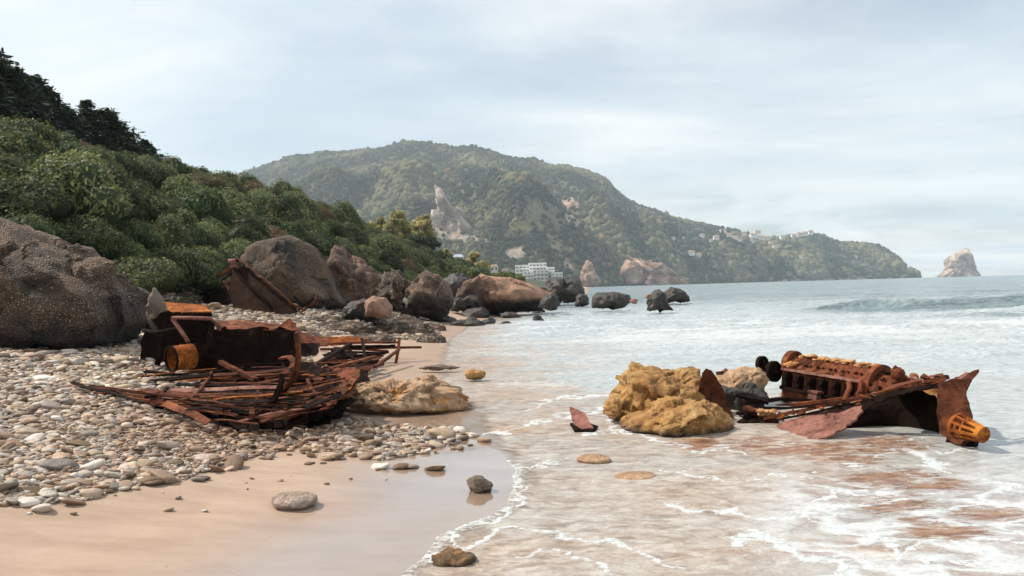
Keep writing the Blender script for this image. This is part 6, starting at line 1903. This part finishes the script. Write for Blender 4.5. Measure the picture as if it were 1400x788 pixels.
    # bow flank at the right
    plate([Wb(1284, 524, 9.0), Wb(1300, 519, 8.9), Wb(1318, 519, 8.85), Wb(1322, 534, 8.8), Wb(1325, 556, 8.72), Wb(1329, 574, 8.68), Wb(1334, 600, 8.65), Wb(1318, 610, 8.6), Wb(1300, 604, 8.75), Wb(1285, 592, 8.9), Wb(1281, 560, 8.95)], 0.022, M['rust'], 'bow_plate', root, 0.05, 0.02, 0.008, 26, bulge=0.03)
    plate([Wb(1300, 519, 8.95), Wb(1318, 513, 9.0), Wb(1330, 508, 9.05), Wb(1337, 506, 9.1), Wb(1338, 510, 9.08), Wb(1330, 518, 8.98), Wb(1322, 534, 8.86), Wb(1316, 524, 8.86)], 0.02, M['rust_red'], 'bow_tip', root, 0.03, 0.008, 0.004, 27)
    MB().bar(Wb(1311, 521, 8.9), Wb(1323, 511, 8.95), 0.04, 0.03, (0, 0, 1), 2).bar(Wb(1306, 522, 9), Wb(1318, 513, 9.1), 0.03, 0.02, (0, 0, 1), 2).build('cleat', M['rust_pink'], root)
    MB().tube([Wb(1294, 519, 9.1), Wb(1294, 513, 9.1)], 0.02, 8).build('pin', M['rust_dark'], root)
    MB().bar(Wb(1296, 604, 8.85), Wb(1334, 612, 8.6), 0.16, 0.06, (0, -1, 0.2), 4, 0.01).build('keel', M['rust_dark'], root)
    # ---- slotted cone
    c0 = Wb(1311, 583, 8.62); c1 = Wb(1342, 594, 8.38); ax = (c1 - c0).normalized(); Lc = (c1 - c0).length
    cn = MB().ring(c0, ax, 0.122, 0.085, 0.035, 30).ring(c1, ax, 0.075, 0.045, 0.05, 26).ring(c1 + ax * .01, ax, 0.048, 0.001, 0.03, 26).tube([c0, c1], 0.045, 12, True, 0.04).build('slotted_cone', M['rust_orange'], root)
    a_ = ax.orthogonal().normalized(); b_ = ax.cross(a_)
    for k in range(10):
        t = k / 10 * 2 * math.pi; d = a_ * math.cos(t) + b_ * math.sin(t)
        MB().bar(c0 + d * 0.112, c1 + d * 0.066, 0.026, 0.018, d, 4, 0.001).build('rib', M['rust_orange'], cn)
    MB().ring(c0.lerp(c1, .4), ax, 0.097, 0.08, 0.018, 30).build('band', M['rust_orange'], cn)
    r4 = random.Random(44)
    for i in range(26):
        t = r4.random(); p = lerp_path([Wb(*q) for q in EDGE], t) + Vector((0, 0, r4.uniform(-.02, .03)))
        q = p + Vector((r4.uniform(-.12, .12), r4.uniform(-.10, .06), r4.uniform(-.07, .04)))
        MB().bar(p, q, r4.uniform(.02, .07), 0.01, (r4.uniform(-1, 1), -0.5, 1), 3, 0.008, 0.4, i).build('rust_flake', M[r4.choice(['rust', 'rust_red', 'rust_orange', 'rust_dark', 'rust_pink'])], root)
    # ---- fin plate between the rocks and left debris
    plate([W(953, 548, 9.35), W(957, 525, 9.3), W(960, 510, 9.3), W(965, 504, 9.3), W(972, 507, 9.3), W(980, 518, 9.3), W(988, 532, 9.3), W(996, 556, 9.3), W(1004, 574, 9.2), W(980, 562, 9.2)], 0.03, M['rust'], 'fin_plate', root, 0.05, 0.02, 0.006, 28, bulge=0.07)
    MB().ring(W(1026, 574, 9.25), (0.3, -1, 0.2), 0.09, 0.05, 0.05, 24).ring(W(1026, 574, 9.27), (0.3, -1, 0.2), 0.052, 0.001, 0.03, 24).build('valve_disc', M['rust_dark'], root)
    mb = MB()
    for i in range(14): mb.lump(W(1040 + (i * 5) % 18, 562 + (i * 3) % 7, 9.2 + .02 * (i % 5)), 0.035, 2, i, .6, (1.4, 1, .7))
    mb.build('rust_lump', M['crust'], root)
    mb = MB()
    for i in range(16): mb.lump(W(1015 + (i * 7) % 42, 578 + (i * 5) % 20, 9.15 + .03 * (i % 4)), 0.05, 2, 50 + i, .7, (1.2, 1, .8))
    mb.build('corroded_lump', M['rust_dark'], root)
    mb = MB()
    for i in range(7): mb.lump(W(1026 + (i * 5) % 16, 590 + (i * 4) % 10, 9.0), 0.035, 2, 90 + i, .7)
    mb.build('rust_lump', M['rust_orange'], root)
    for i, (a, b, mt) in enumerate([((1005, 540, 9.9), (1050, 552, 9.8), 'rust_dark'), ((1020, 556, 9.6), (1062, 572, 9.2), 'rust'), ((1010, 565, 9.5), (1048, 560, 9.6), 'rust_dark'), ((1042, 590, 9.1), (1062, 574, 9.1), 'rust'), ((1015, 550, 9.8), (1075, 545, 10.2), 'rust_dark'), ((1050, 596, 8.9), (1070, 588, 8.95), 'rust_dark'), ((1030, 575, 9.2), (1058, 592, 9.0), 'rust_dark')]):
        MB().bar(W(*a), W(*b), 0.09, 0.04, (0, 0, 1), 5, 0.012, 0.8, i).build('frame_bar', M[mt], root)
    plate([W(1030, 560, 9.5), W(1060, 566, 9.3), W(1066, 585, 9.0), W(1050, 602, 8.8), W(1030, 598, 8.9), W(1012, 580, 9.2)], 0.02, M['rust_dark'], 'torn_plate', root, 0.05, 0.04, 0.02, 29)


engine_wreck()


def loose_plate():
    b = W(797, 582, 9.0); b.z = 0
    root = thing('metal_scrap', 'jagged rusty brown scrap of plate sticking out of the shallow wash', 'wreckage', b)
    plate([W(778, 556, 9.3), W(786, 559, 9.25), W(800, 565, 9.1), W(805, 575, 8.95), W(812, 586, 8.8), W(795, 588, 8.85), W(784, 580, 9.0), W(781, 568, 9.15)], 0.02, M['rust_pink'], 'plate', root, 0.04, 0.02, 0.006, 3)
    plate([W(779, 580, 9.1), W(800, 578, 9.1), W(818, 584, 9.0), W(812, 589, 8.8), W(785, 589, 8.8)], 0.02, M['rust_dark'], 'foot_plate', root, 0.04, 0.02, 0.008, 4)
    s = MB().bar(W(990, 506, 11.2), W(996, 511, 11.1), 0.07, 0.02, (0, -1, 0), 2).bar(W(980, 511, 11.2), W(988, 510, 11.1), 0.05, 0.03, (0, -1, 0), 2)
    o = s.build('metal_scrap', M['rust'], None, loc=W(988, 512, 11.1))
    tag(o, 'two small rusty shards showing in the water beyond the flat tan rock', 'wreckage')


loose_plate()
